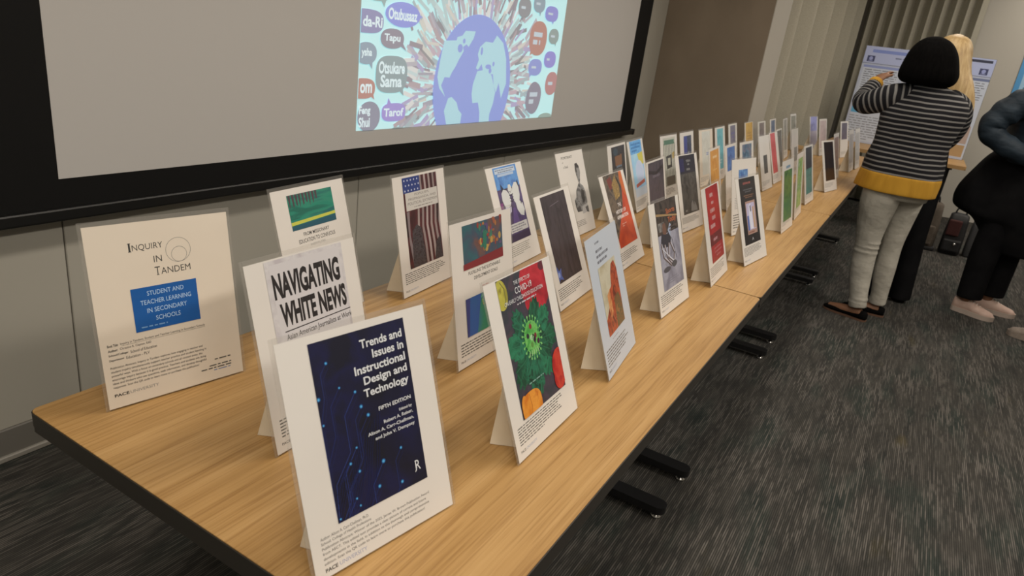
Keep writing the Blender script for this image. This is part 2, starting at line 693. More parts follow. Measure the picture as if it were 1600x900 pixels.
bm = bmesh.new()
box(bm, 0.20, 4.78, 1.700, 1.702, 0.72, 2.66)
rel(build('border', bm, M_SBORDER, ps), ps)
bm = bmesh.new()
box(bm, 0.545, 4.527, 1.6985, 1.6995, 0.83, 2.6)
rel(build('screen_fabric', bm, M_SCREEN, ps), ps)
bm = bmesh.new()
box(bm, 0.17, 4.80, 1.684, 1.712, 0.715, 0.752, 0, 0.006, 2)
for x in (0.165, 4.80):
    box(bm, x, x + 0.035, 1.682, 1.714, 0.712, 0.757, 0, 0.006, 2)
rel(build('bottom_bar', bm, M_SBAR, ps), ps)
bm = bmesh.new()
box(bm, 0.10, 4.90, 1.60, 1.76, 2.64, 2.795, 0, 0.02, 3)
rel(build('housing', bm, mat('screen_housing_white', (0.6, 0.59, 0.56), 0.5), ps), ps)

E_PIC = 0.85


def glow(c):
    """the lit screen fabric plus the projector's light on it"""
    k = 'projected_' + c.lstrip('#')
    if k in _mats:
        return _mats[k]
    m = mat(k, (0.56, 0.545, 0.53), 0.8)
    b = m.node_tree.nodes['Principled BSDF']
    b.inputs['Emission Color'].default_value = (*[max(0.0, q - a) for q, a in zip(lin(c), (0.31, 0.28, 0.245))], 1)
    b.inputs['Emission Strength'].default_value = E_PIC
    return m


A = Art(1.70, 0.96, 0.0, 0.000006, glow)
A.rect(0, 0, 1, 1, 'c6eeee')
rnd = random.Random(5)
cols = ['9f989f', 'b9b6bc', 'c9c6c8', '98979c', 'b3acc8', 'aaa8b2', 'd0cec6', 'c2b2ba', '9b9a9c', 'd9d9d6', 'adbbbe', 'b5a8ac', 'c4d4d4', 'b9cccc']
for ring_ in range(5):
    r0 = 0.315 + 0.055 * ring_
    n = 120 + 20 * ring_
    for k in range(n):
        a = 2 * PI * (k + rnd.random()) / n
        ra = r0 + rnd.uniform(-0.02, 0.03)
        ln = rnd.uniform(0.06, 0.13)
        if ra + ln > 0.60 + 0.10 * abs(math.sin(a)):
            continue
        if rnd.random() < 0.12 * ring_:
            continue
        ax, ay = 0.485 + ra * math.cos(a) / 1.70, 0.818 + ra * math.sin(a) / 0.96
        a2 = a + rnd.uniform(-0.08, 0.08)
        bx, by = 0.485 + (ra + ln) * math.cos(a2) / 1.70, 0.818 + (ra + ln) * math.sin(a2) / 0.96
        A.line([(ax, ay), (bx, by)], rnd.uniform(0.010, 0.026), rnd.choice(cols))
A.ell(0.485, 0.818, 0.335 / 1.70, 0.335 / 0.96, '93a5dc', 64)
NAM = [(0.321, 0.607), (0.376, 0.6), (0.378, 0.585), (0.401, 0.576), (0.415, 0.552), (0.464, 0.55), (0.457, 0.583), (0.436, 0.626), (0.425, 0.614), (0.409, 0.628), (0.414, 0.648), (0.394, 0.69), (0.381, 0.723), (0.366, 0.751), (0.358, 0.774), (0.335, 0.772), (0.322, 0.811), (0.346, 0.866), (0.315, 0.825), (0.302, 0.772), (0.309, 0.694)]
SAM = [(0.36, 0.872), (0.376, 0.866), (0.403, 0.894), (0.414, 0.929), (0.433, 0.952), (0.424, 1.08), (0.40, 1.12), (0.364, 1.01), (0.345, 0.933)]
EUR = [(0.486, 0.656), (0.494, 0.621), (0.521, 0.592), (0.559, 0.595), (0.578, 0.557), (0.618, 0.592), (0.644, 0.669), (0.660, 0.800), (0.653, 0.825), (0.639, 0.878), (0.616, 0.795), (0.606, 0.847), (0.589, 0.81), (0.578, 0.751), (0.551, 0.755), (0.522, 0.739), (0.511, 0.703), (0.495, 0.732), (0.483, 0.726), (0.494, 0.683)]
AFR = [(0.492, 0.74), (0.529, 0.731), (0.571, 0.758), (0.589, 0.81), (0.602, 0.847), (0.596, 0.907), (0.582, 0.96), (0.583, 1.04), (0.531, 1.05), (0.526, 0.95), (0.512, 0.897), (0.483, 0.9), (0.474, 0.853), (0.476, 0.803)]
for P in (NAM, SAM, EUR, AFR):
    A.poly(P, 'b4d9e2')
for e in ((0.396, 0.635, 0.012, 0.02), (0.548, 0.715, 0.016, 0.012), (0.56, 0.735, 0.008, 0.014), (0.505, 0.64, 0.006, 0.02), (0.575, 0.70, 0.006, 0.012), (0.412, 0.60, 0.006, 0.012)):
    A.ell(e[0], e[1], e[2], e[3], '93a5dc', 14)
A.ell(0.355, 0.835, 0.014, 0.022, '93a5dc', 16)
W_ = 'dff0f2'
BUB = [  # u v ru rv colour squareness tail text-lines
    (0.020, 0.560, 0.056, 0.046, '8b97b8', 2.8, None, ['da-Ri']),
    (0.146, 0.519, 0.066, 0.051, '8f9fdb', 2.0, (0.222, 0.518), ['Otubusaaz']),
    (0.111, 0.619, 0.043, 0.041, '98949f', 2.3, (0.167, 0.667), ['Tapu']),
    (0.022, 0.684, 0.036, 0.044, '93a6b3', 2.2, (0.044, 0.747), ['ysha']),
    (0.116, 0.766, 0.059, 0.078, '98a7aa', 3.0, (0.166, 0.858), ['Otsukare', 'Sama']),
    (0.016, 0.825, 0.042, 0.042, 'b98389', 2.6, (0.058, 0.872), ['om']),
    (0.041, 0.942, 0.040, 0.064, '9698a6', 2.1, None, ['Feng', 'Shui']),
    (0.132, 0.928, 0.046, 0.040, 'a79bd2', 3.0, (0.108, 0.864), ['Tarof']),
    (0.152, 1.011, 0.031, 0.018, '9aa8a8', 2.0, None, None),
    (0.05, 0.42, 0.06, 0.06, '9fb3b3', 2.2, (0.075, 0.5), None),
    (0.720, 0.399, 0.039, 0.051, '97999d', 2.4, (0.712, 0.468), 1),
    (0.809, 0.365, 0.038, 0.046, '94a6b0', 2.3, (0.822, 0.43), 1),
    (0.899, 0.405, 0.045, 0.042, '8f97d0', 2.6, (0.915, 0.462), 1),
    (0.829, 0.547, 0.058, 0.094, 'b97f80', 2.3, (0.785, 0.645), 2),
    (0.934, 0.525, 0.036, 0.044, '98a5a2', 2.2, (0.955, 0.58), 1),
    (0.929, 0.657, 0.042, 0.048, '9a95cf', 2.4, None, 1),
    (0.833, 0.706, 0.045, 0.047, '8fa0d2', 2.4, (0.80, 0.765), 1),
    (0.847, 0.881, 0.050, 0.092, '9794a0', 2.3, (0.80, 0.955), 2),
    (0.962, 0.796, 0.044, 0.069, 'b98a90', 2.3, None, 1),
    (0.948, 0.997, 0.049, 0.024, '9fb0a8', 2.0, None, None),
]
for i, (u, v, ru, rv, c, sq, tail, tx) in enumerate(BUB):
    A.ell(u, v, ru, rv, c, 36, 0.0 if i != 17 else 0.35, sq)
    if tail:
        du, dv = tail[0] - u, tail[1] - v
        ang = math.atan2(dv * 0.96, du * 1.70)
        k0 = (u + 0.75 * ru * math.cos(ang - 0.45), v + 0.75 * rv * math.sin(ang - 0.45))
        k1 = (u + 0.75 * ru * math.cos(ang + 0.35), v + 0.75 * rv * math.sin(ang + 0.35))
        A.poly([k0, tail, k1], c)
    if isinstance(tx, list):
        n = len(tx)
        for j, t in enumerate(tx):
            hh = rv * (0.92 if n == 1 else 0.66)
            cy = v + (j - (n - 1) / 2) * rv * 0.72 * (0.0 if n == 1 else 1.0)
            wv = ru * (0.82 if len(t) > 4 else 0.68)
            uu = max(u, 0.004 + wv) if u < 0.05 else u
            if u < 0.05:
                wv *= 0.72
                uu = 0.006 + wv
            A.text(t, uu - wv, cy - hh / 2, uu + wv, cy + hh / 2, W_, 0.03)
    elif isinstance(tx, int):
        A.bars(u - ru * 0.55, v - rv * 0.16 * tx * 1.4, u + ru * 0.55, v + rv * 0.16 * tx * 1.4, tx, 'c3cfd6', 0.1, 0.6, i)
A.clip(0, 0, 1, 1)
# wall picture: u runs along +x, up is +z, faces the room (-y)
o = build('projected_picture', A.bm, A.mats, ps, matrix=Matrix(((1, 0, 0, 1.69), (0, 0, -1, 1.6983), (0, 1, 0, 1.86), (0, 0, 0, 1))))
rel(o, ps)

# ------------------------------------------------------------------ research poster on the crosswise table
pb = empty('poster_board', (7.46, -0.1, 0.74))
tag(pb, 'white research poster with lavender header standing on the far crosswise table', 'poster')
bm = bmesh.new()
box(bm, 7.452, 7.464, -0.647, 0.447, 0.7405, 1.657, 0, 0.001, 1)
rel(build('board', bm, mat('poster_foam_edge', (0.05, 0.045, 0.045), 0.6), pb), pb)
A = Art(1.09, 0.914, 0.0, 0.00003)
A.rect(0, 0, 1, 1, 'b9b9c4')
A.rect(0.0, 0.0, 1, 0.165, 'b2b4cf')
A.rect(0.06, 0.03, 0.80, 0.062, '7f8abf')
A.bars(0.25, 0.085, 0.75, 0.14, 2, '6a6c86', 0.1, 0.45, 3, 'C')
for u in (0.03, 0.905):
    A.rect(u, 0.095, u + 0.062, 0.155, '3c3f63')
    A.ell(u + 0.031, 0.122, 0.016, 0.02, '9a9cc4', 14)
    A.rect(u + 0.012, 0.143, u + 0.05, 0.148, '9a9cc4')
A.rect(0.81, 0.015, 0.98, 0.04, '2f3144')
A.rect(0.0, 0.168, 1, 0.176, '85869e')
for k in range(3):
    u0 = 0.02 + k * 0.335
    A.rect(u0, 0.19, u0 + 0.31, 0.98, 'c6c5cb')
    A.rect(u0, 0.19, u0 + 0.31, 0.215, '8d93bd' if k < 2 else '6d7390')
    A.bars(u0 + 0.015, 0.225, u0 + 0.295, 0.43, 9, '77767e', 0.1, 0.35, 5 + k)
A.rect(0.02, 0.60, 0.14, 0.69, '5fa3c4')
A.bars(0.02, 0.71, 0.32, 0.97, 10, '8b8a90', 0.1, 0.35, 9)
A.rect(0.37, 0.5, 0.64, 0.72, 'a9b59a')
A.bars(0.37, 0.74, 0.64, 0.96, 8, '8b8a90', 0.1, 0.35, 10)
A.bars(0.72, 0.45, 0.96, 0.64, 6, '8b8a90', 0.1, 0.35, 11)
A.rect(0.71, 0.66, 0.985, 0.84, 'b49a8c')
A.rect(0.71, 0.855, 0.985, 0.975, 'b58f63')
o = build('poster_print', A.bm, A.mats, pb, matrix=Matrix(((0, 0, -1, 7.4518), (-1, 0, 0, 0.445), (0, 1, 0, 1.656), (0, 0, 0, 1))))
rel(o, pb)
for y in (-0.45, 0.25):
    bm = bmesh.new()
    vs = [bm.verts.new(q) for q in ((7.466, y, 0.7405), (7.466, y, 1.15), (7.54, y + 0.02, 0.7405))]
    vs2 = [bm.verts.new((v.co.x, v.co.y + 0.004, v.co.z)) for v in vs]
    bm.faces.new(vs)
    bm.faces.new(vs2[::-1])
    for i in range(3):
        bm.faces.new((vs[i], vs2[i], vs2[(i + 1) % 3], vs[(i + 1) % 3]))
    rel(build('easel_back', bm, mat('cream_card', (0.70, 0.60, 0.45), 0.8), pb), pb)

# blue-bordered poster fixed to the pale far wall
bp_ = empty('wall_poster', (XF - 0.008, -1.25, 1.45))
tag(bp_, 'blue poster on the pale far wall at the right edge of the photo', 'poster')
bm = bmesh.new()
box(bm, XF - 0.012, XF - 0.001, -1.75, -0.93, 1.0, 1.95, 0, 0.001, 1)
rel(build('board', bm, mat('poster_foam_edge', (0.05, 0.045, 0.045), 0.6), bp_), bp_)
A = Art(0.82, 0.95, 0, 0.00003)
A.rect(0, 0, 1, 1, '4f93c0')
A.rect(0.06, 0.2, 0.94, 0.95, '9fc0d2')
A.bars(0.1, 0.25, 0.9, 0.9, 16, '5d7e92', 0.2, 0.4, 4)
rel(build('poster_print', A.bm, A.mats, bp_, matrix=Matrix(((0, 0, -1, XF - 0.0123), (-1, 0, 0, -0.93), (0, 1, 0, 1.95), (0, 0, 0, 1)))), bp_)

# ------------------------------------------------------------------ book signs: a printed letter sheet in a clear sleeve on a card easel
SW, SH = 0.2159, 0.2794
M_PAPER = noise_mat('glossy_white_paper', [(0.3, (0.71, 0.69, 0.665)), (0.7, (0.74, 0.72, 0.695))], (9, 9, 9), 0.4, 2.0, coat=0.5)
M_CREAM = noise_mat('cream_paper', [(0.3, (0.72, 0.655, 0.565)), (0.7, (0.75, 0.685, 0.595))], (9, 9, 9), 0.5, 2.0, coat=0.3)
M_CARD = noise_mat('cream_easel_card', [(0.3, (0.74, 0.65, 0.50)), (0.7, (0.79, 0.70, 0.55))], (30, 30, 30), 0.8, 3.0)


def clear_plastic():
    m = bpy.data.materials.new('clear_plastic')
    m.use_nodes = True
    nt = m.node_tree
    nt.nodes.clear()
    out = N(nt, 'ShaderNodeOutputMaterial')
    tr = N(nt, 'ShaderNodeBsdfTransparent')
    tr.inputs[0].default_value = (0.985, 0.983, 0.98, 1)
    gl = N(nt, 'ShaderNodeBsdfGlossy', i_Roughness=0.15)
    df = N(nt, 'ShaderNodeBsdfDiffuse')
    df.inputs[0].default_value = (0.85, 0.83, 0.80, 1)
    m0 = N(nt, 'ShaderNodeMixShader', n_0=0.035)
    nt.links.new(tr.outputs[0], m0.inputs[1])
    nt.links.new(df.outputs[0], m0.inputs[2])
    mx = N(nt, 'ShaderNodeMixShader', n_0=0.035)
    nt.links.new(m0.outputs[0], mx.inputs[1])
    nt.links.new(gl.outputs[0], mx.inputs[2])
    nt.links.new(mx.outputs[0], out.inputs[0])
    return m


M_CLEAR = clear_plastic()


def photo(key, hexes, scale=40.0, dist=0.6, stretch=(1, 1, 1), detail=7.0, spread=0.28):
    k = 'picture_' + key
    if k in _mats:
        return _mats[k]
    n = len(hexes)
    stops = [(0.5 - spread / 2 + spread * i / max(1, n - 1), albedo(h)) for i, h in enumerate(hexes)]
    return noise_mat(k, stops, tuple(1.5 * scale * s for s in stretch), 0.42, detail, coat=0.3, dist=dist)


def book_sign(pose, label, paper, draw, margin=0.005, group='book signs along the oak tables'):
    x, y, yaw, tilt = pose
    t = empty('book_sign', (x, y, 0.74), yaw)
    tag(t, label, 'sign', group)
    z0 = 0.0035
    ct, st = math.cos(tilt), math.sin(tilt)
    M = Matrix(((1, 0, 0, -SW / 2), (0, st, -ct, SH * st), (0, ct, st, z0 + SH * ct), (0, 0, 0, 1)))
    P = Art(SW, SH, 0.00001)
    pm = M_CREAM if paper == 'cream' else M_PAPER
    mi = P.m(pm)
    box(P.bm, 0, SW, -SH, 0, -0.0006, 0, mi)
    Cv = Art(SW, SH, 0.0004)
    clip = draw(P, Cv)
    if clip:
        Cv.clip(*clip)
    build('paper_sheet', P.bm, P.mats, t, matrix=M)
    if Cv.used():
        build('book_cover', Cv.bm, Cv.mats, t, matrix=M)
    else:
        Cv.bm.free()
    # sleeve: a back pane and a welded rim standing proud round the paper
    bm = bmesh.new()
    g = margin
    box(bm, -g, SW + g, -SH - 0.0015, g + 0.002, -0.0013, -0.0008)
    box(bm, -g, -0.0004, -SH - 0.0015, g + 0.002, -0.0008, 0.0004)
    box(bm, SW + 0.0004, SW + g, -SH - 0.0015, g + 0.002, -0.0008, 0.0004)
    box(bm, -0.0004, SW + 0.0004, 0.0004, g + 0.002, -0.0008, 0.0004)
    build('clear_sleeve', bm, M_CLEAR, t, matrix=M)
    # double-wing easel of cream card
    bm = bmesh.new()
    hx, hh, zb = 0.055, 0.185, -0.0016
    o = Vector((0, 0.0025 + z0 * 0, 0))

    def on(u, s):          # point on the back of the sheet, s metres up the slope
        return Vector((u, s * st, s * ct)) + Vector((0, 0.0042 * ct, -0.0042 * st * 0 + 0.0006))
    v = [bm.verts.new(p) for p in (on(-hx, 0), on(hx, 0), on(hx * 0.8, hh), on(-hx * 0.8, hh), Vector((-0.087, 0.066, 0.0006)), Vector((0.087, 0.066, 0.0006)))]
    bm.faces.new((v[1], v[0], v[3], v[2]))
    bm.faces.new((v[0], v[4], v[3]))
    bm.faces.new((v[5], v[1], v[2]))
    eb = build('easel_back', bm, M_CARD, t)
    sm = eb.modifiers.new('card', 'SOLIDIFY')
    sm.thickness = 0.0009
    return t


INK = '3c3936'
GREY = '76716b'


def foot(P, n=6, seed=1, v0=0.82, v1=0.925, u1=0.8, c='57534e'):
    P.bars(0.06, v0, u1, v1, n, c, 0.2, 0.42, seed)
    P.text('PACE', 0.05, 0.948, 0.12, 0.963, INK, 0.02)
    P.text('UNIVERSITY', 0.13, 0.948, 0.29, 0.963, '8b8fa0')


def d_inquiry(P, Cv):
    P.text('I', 0.272, 0.112, 0.285, 0.158, INK)
    P.text('NQUIRY', 0.295, 0.122, 0.503, 0.161, INK)
    P.text('IN', 0.43, 0.196, 0.487, 0.232, INK)
    P.text('T', 0.428, 0.258, 0.465, 0.304, INK)
    P.text('ANDEM', 0.47, 0.268, 0.682, 0.304, INK)
    for u0, u1, v in ((0.268, 0.289, 0.112), (0.268, 0.289, 0.1575), (0.437, 0.457, 0.304)):
        P.rect(u0, v - 0.0015, u1, v + 0.0015, INK)
    P.ring(0.609, 0.180, 0.0195, 0.0006, GREY, 48)
    P.ring(0.612, 0.205, 0.0122, 0.0006, GREY, 40)
    Cv.rect(0.245, 0.361, 0.710, 0.606, '0f5394')
    for k, (s, a, b) in enumerate((('STUDENT AND', 0.352, 0.612), ('TEACHER LEARNING', 0.300, 0.660), ('IN SECONDARY', 0.338, 0.622), ('SCHOOLS', 0.392, 0.567))):
        Cv.text(s, a, 0.385 + 0.0485 * k, b, 0.411 + 0.0485 * k, 'a9bdd0', 0.003)
    Cv.bars(0.285, 0.578, 0.66, 0.590, 1, '6f93b8', 0, 0.6, 4)
    heads = [('Book Title: ', 'Inquiry in Tandem: Student and Teacher Learning in Secondary Schools', 0.735),
             ('Author: ', 'Christine R. Clayton, EdD', 0.335), ('School/College: ', 'School of Education', 0.37), ('Department: ', 'Education - PLV', 0.315)]
    for k, (a, b, u1) in enumerate(heads):
        v = 0.640 + 0.0275 * k
        ua = 0.045 + 0.0095 * len(a) * (0.62 if k == 0 else 0.85)
        P.text(a.strip(), 0.045, v, ua, v + 0.0145, INK, 0.025)
        P.text(b, ua + 0.014, v, u1, v + 0.0165, INK, 0.004)
    P.rect(0.135, 0.658, 0.735, 0.6592, INK)
    para = ['Publication Abstract: Inquiry in Tandem explores how engaging in teacher and', 'student inquiry simultaneously support teacher practice and student learning in',
            'powerful ways. With a focus on secondary schools and all content areas, the', 'encourage inquiry because it is good practice. Teachers and students are doing',
            'ideas and thinkers who use questions, seek information, and develop thoughtful', 'responses. Scan the QR code to learn more or purchase this publication!']
    for k, s in enumerate(para):
        v = 0.765 + 0.0222 * k
        P.text(s, 0.045, v, 0.045 + 0.0086 * len(s), v + 0.0165, INK, 0.006)
    P.text('PACE', 0.045, 0.921, 0.142, 0.938, INK, 0.03)
    P.text('UNIVERSITY', 0.150, 0.921, 0.348, 0.938, '8d8780')
    P.bars(0.745, 0.868, 0.91, 0.882, 1, '5b5751', 0.05, 0.5, 8, 'R')
    P.bars(0.56, 0.903, 0.91, 0.917, 1, '5b5751', 0.05, 0.5, 7, 'R')
    P.bars(0.58, 0.919, 0.91, 0.933, 1, '5b5751', 0.05, 0.5, 6, 'R')
    P.bars(0.66, 0.935, 0.91, 0.947, 1, '6f7fa0', 0.1, 0.45, 9, 'R')
    return None


def d_mission(P, Cv):
    Cv.rect(0.19, 0.046, 0.81, 0.298, photo('green_bands', ['17604f', '1d7a62', '2b7d63', '1a5e58'], 14, 0.5, (0.5, 1, 3)))
    for i in range(9):
        u = 0.2 + 0.045 * i
        Cv.poly([(u, 0.04), (u + 0.035, 0.04), (u + 0.028, 0.09 + 0.06 * abs(math.sin(i * 2.1)) * (1 - i / 11)), (u + 0.012, 0.1 + 0.05 * abs(math.cos(i)))], '4a3a3f')
    Cv.poly([(0.18, 0.238), (0.82, 0.225), (0.82, 0.246), (0.18, 0.262)], 'bdb94a')
    Cv.poly([(0.18, 0.266), (0.82, 0.250), (0.82, 0.31), (0.18, 0.31)], '1e4f5c')
    P.text('FROM MISSIONARY', 0.32, 0.325, 0.685, 0.352, INK, 0.012)
    P.text('EDUCATION TO CONFUCIUS', 0.243, 0.370, 0.757, 0.400, INK, 0.012)
    P.text('INSTITUTES', 0.39, 0.417, 0.60, 0.432, GREY, 0.0)
    P.bars(0.2, 0.5, 0.8, 0.6, 3, GREY, 0.1, 0.4, 3, 'C')
    foot(P, 6, 3)
    return (0.19, 0.046, 0.81, 0.298)


def d_nav(P, Cv):
    Cv.rect(0.155, 0.008, 0.865, 0.62, photo('crumpled_newsprint', ['b5a8a6', 'c3b8b3', 'cbc0ba', 'bdb1ae'], 22, 0.2))
    Cv.poly([(0.19, 0.03), (0.835, 0.03), (0.845, 0.60), (0.21, 0.61)], 'c8bdb8')
    Cv.text('NAVIGATING', 0.198, 0.078, 0.812, 0.213, '231f20', 0.045)
    Cv.text('WHITE NEWS', 0.225, 0.237, 0.842, 0.366, '231f20', 0.045)
    Cv.rect(0.235, 0.386, 0.868, 0.3915, '231f20')
    Cv.text('Asian American Journalists at Work', 0.24, 0.405, 0.872, 0.446, '2c2829', 0.012)
    foot(P, 6, 4)
    return (0.155, 0.008, 0.865, 0.62)


def d_trends(P, Cv):
    Cv.rect(0.184, 0.034, 0.832, 0.806, photo('navy_glow', ['05061a', '070926', '090c34', '06081e'], 9, 0.4))
    NODE = [(0.273, 0.131, 5), (0.328, 0.249, 4), (0.423, 0.289, 5), (0.446, 0.36, 6), (0.483, 0.407, 6), (0.373, 0.525, 4), (0.319, 0.582, 5), (0.368, 0.63, 5),
            (0.534, 0.634, 7), (0.669, 0.611, 5), (0.481, 0.735, 6), (0.321, 0.739, 4), (0.337, 0.776, 4), (0.641, 0.765, 6), (0.200, 0.79, 4), (0.192, 0.268, 6), (0.195, 0.379, 4)]
    for i, (u, v, r) in enumerate(NODE):
        c = ('1c2a5e', '17245a', '243570')[i % 3]
        if u > 0.21:
            k1 = min(0.05 + 0.02 * (i % 3), (u - 0.186) * 0.5)
            k2 = 0.10 + 0.03 * (i % 4)
            pts = [(u, v), (u - k1, v + k1 * 0.95), (u - k1, v + k1 * 0.95 + k2), (max(0.186, u - k1 - 0.12), v + k1 * 0.95 + k2 + 0.11), (max(0.186, u - k1 - 0.16), v + k1 + k2 + 0.34)]
            Cv.line(pts, 0.0007, c)
            Cv.line([(a + 0.012, b + 0.02) for a, b in pts], 0.0005, '121b48')
    for k in range(14):
        u = 0.19 + 0.022 * k
        Cv.line([(u - 0.1, 0.86), (u, 0.72 - 0.012 * (k % 5)), (u + 0.03, 0.66 - 0.02 * (k % 4)), (u + 0.09, 0.60 - 0.015 * k)], 0.0005, '131d4c')
    for u, v, r in NODE:
        Cv.ell(u, v, r * 0.00030 / SW * 1.5, r * 0.00030 / SH * 1.5, '1a4c80', 14)
        Cv.ell(u, v, r * 0.00026 / SW, r * 0.00026 / SH, '4f9cc4', 14)
    WH = 'd3cdc8'
    for s, u0, v0, v1 in (('Trends and', 0.502, 0.078, 0.1165), ('Issues in', 0.575, 0.132, 0.1705), ('Instructional', 0.440, 0.186, 0.2245), ('Design and', 0.490, 0.240, 0.287), ('Technology', 0.478, 0.294, 0.341)):
        Cv.text(s, u0, v0, 0.803, v1, WH, 0.024)
    Cv.text('FIFTH EDITION', 0.559, 0.390, 0.797, 0.408, WH, 0.02)
    for s, u0, v0, v1 in (('Edited by', 0.700, 0.432, 0.448), ('Robert A. Reiser,', 0.580, 0.457, 0.475), ('Alison A. Carr-Chellman,', 0.460, 0.486, 0.504), ('and John V. Dempsey', 0.505, 0.515, 0.535)):
        Cv.text(s, u0, v0, 0.797, v1, WH, 0.015)
    Cv.text('R', 0.752, 0.700, 0.790, 0.748, WH, 0.0)
    Cv.line([(0.748, 0.752), (0.76, 0.735), (0.756, 0.71)], 0.0012, WH)
    rows = [('Author: Alison A. Carr-Chellman, Ph.D.', 0.38), ('School: College of Health Professions', 0.39), ('Publication Abstract: Winner of the 2025, James W. Brown Publication Award', 0.825),
            ('from AECT. This edited text provides a clear picture of current and future', 0.795), ('developments in the field, in addition to the thorough and comprehensive', 0.815), ('edition. Scan the QR code to learn more or purchase this publication!', 0.775)]
    for k, (s, u1) in enumerate(rows):
        v = 0.828 + 0.0215 * k
        P.text(s, 0.062, v, u1, v + 0.0155, '4a4642', 0.006)
    P.text('PACE', 0.062, 0.962, 0.14, 0.979, INK, 0.03)
    P.text('UNIVERSITY', 0.152, 0.962, 0.335, 0.979, '8f8fa5')
    return (0.184, 0.034, 0.832, 0.806)


def d_populism(P, Cv):
    Cv.rect(0.17, 0.018, 0.84, 0.78, photo('dark_stripes_red', ['3a1d20', '4a2024', '56262a', '2e2224'], 12, 0.4, (3, 1, 1)))
    for k in range(6):
        u = 0.40 + 0.085 * k
        Cv.poly([(u, 0.0), (u + 0.035, 0.0), (u + 0.045, 0.3), (u + 0.02, 0.45), (u + 0.05, 0.62), (u + 0.06, 0.8), (u + 0.02, 0.8), (u + 0.005, 0.6), (u - 0.02, 0.45), (u + 0.01, 0.3)], ('97857e', '8a7873', 'a3918b')[k % 3])
    Cv.poly([(0.2, 0.3), (0.25, 0.3), (0.23, 0.5), (0.30, 0.8), (0.25, 0.8), (0.2, 0.55)], '7d6d6c')
    Cv.poly([(0.27, 0.47), (0.36, 0.42), (0.45, 0.46), (0.47, 0.60), (0.50, 0.80), (0.23, 0.80), (0.25, 0.6)], photo('crowd_grey', ['2d2a2e', '4b4546', '3a2f33', '2a2022'], 110, 0.8))
    Cv.poly([(0.72, 0.62), (0.8, 0.58), (0.84, 0.8), (0.66, 0.8)], photo('crowd_grey', ['2d3438'], 60))
    Cv.rect(0.17, 0.018, 0.49, 0.145, '2b3a70')
    for r in range(3):
        for k in range(5):
            Cv.ell(0.205 + 0.06 * k + 0.02 * (r % 2), 0.042 + 0.042 * r, 0.012, 0.009, 'b9b7c0', 5)
    Cv.rect(0.20, 0.145, 0.825, 0.293, 'c3b8ac')
    Cv.text('POPULISM,', 0.375, 0.158, 0.655, 0.181, '6a615c')
    Cv.text('PROPAGANDA, AND', 0.255, 0.192, 0.79, 0.215, '6a615c')
    Cv.text('POLITICAL EXTREMISM', 0.235, 0.226, 0.81, 0.249, '6a615c')
    Cv.bars(0.30, 0.262, 0.76, 0.28, 1, '8a8078', 0, 0.4, 2, 'C')
    foot(P, 6, 5, 0.80, 0.90, 0.9)
    return (0.17, 0.018, 0.84, 0.78)


def d_sustain(P, Cv):
    Cv.rect(0.18, 0.03, 0.832, 0.326, photo('street_colour', ['3c4450', '2f5a5f', '3f4a58', '6b4a42', '4b3c44'], 12, 0.5, (1, 1, 1), 3, 0.5))
    for k in range(46):
        r = random.Random(k)
        u = 0.42 + 0.40 * r.random()
        v = 0.03 + 0.2 * r.random()
        Cv.ell(u, v, 0.012 + 0.015 * r.random(), 0.008 + 0.02 * r.random(), r.choice(['a2693c', '8b3c33', 'b08a4a', '3f6f5a', '5d4a6c', '96553f']), 9)
    Cv.poly([(0.5, 0.1), (0.56, 0.1), (0.55, 0.22), (0.52, 0.24), (0.49, 0.2)], '2f6a55')
    Cv.poly([(0.17, 0.29), (0.83, 0.26), (0.83, 0.33), (0.17, 0.33)], '7c2a2e')
    Cv.rect(0.17, 0.53, 0.825, 0.80, photo('blue_green_glow', ['2d4f86', '2b6d6c', '2f7d5c', '33549b', '3f3f76'], 8, 0.3, (1, 1, 1), 1.5, 0.6))
    Cv.poly([(0.17, 0.53), (0.24, 0.53), (0.20, 0.80), (0.17, 0.80)], '383d72')
    Cv.poly([(0.24, 0.53), (0.42, 0.53), (0.33, 0.80), (0.20, 0.80)], photo('blue_glow', ['2a4a8c', '2d5590', '2a6080'], 10, 0.3, (1, 1, 1), 2, 0.6))
    for k in range(14):
        r = random.Random(k + 90)
        Cv.ell(0.40 + 0.25 * r.random(), 0.54 + 0.09 * r.random(), 0.012, 0.009, r.choice(['7a9a4c', '8a8a50', '4f9a7a']), 8)
    P.text('FULFILLING THE SUSTAINABLE', 0.243, 0.349, 0.775, 0.373, INK, 0.015)
    P.text('DEVELOPMENT GOALS', 0.327, 0.393, 0.722, 0.417, INK, 0.015)
    P.bars(0.42, 0.475, 0.6, 0.49, 1, 'b48078', 0, 0.5, 3, 'C')
    foot(P, 5, 6, 0.825, 0.925, 0.84)
    return None


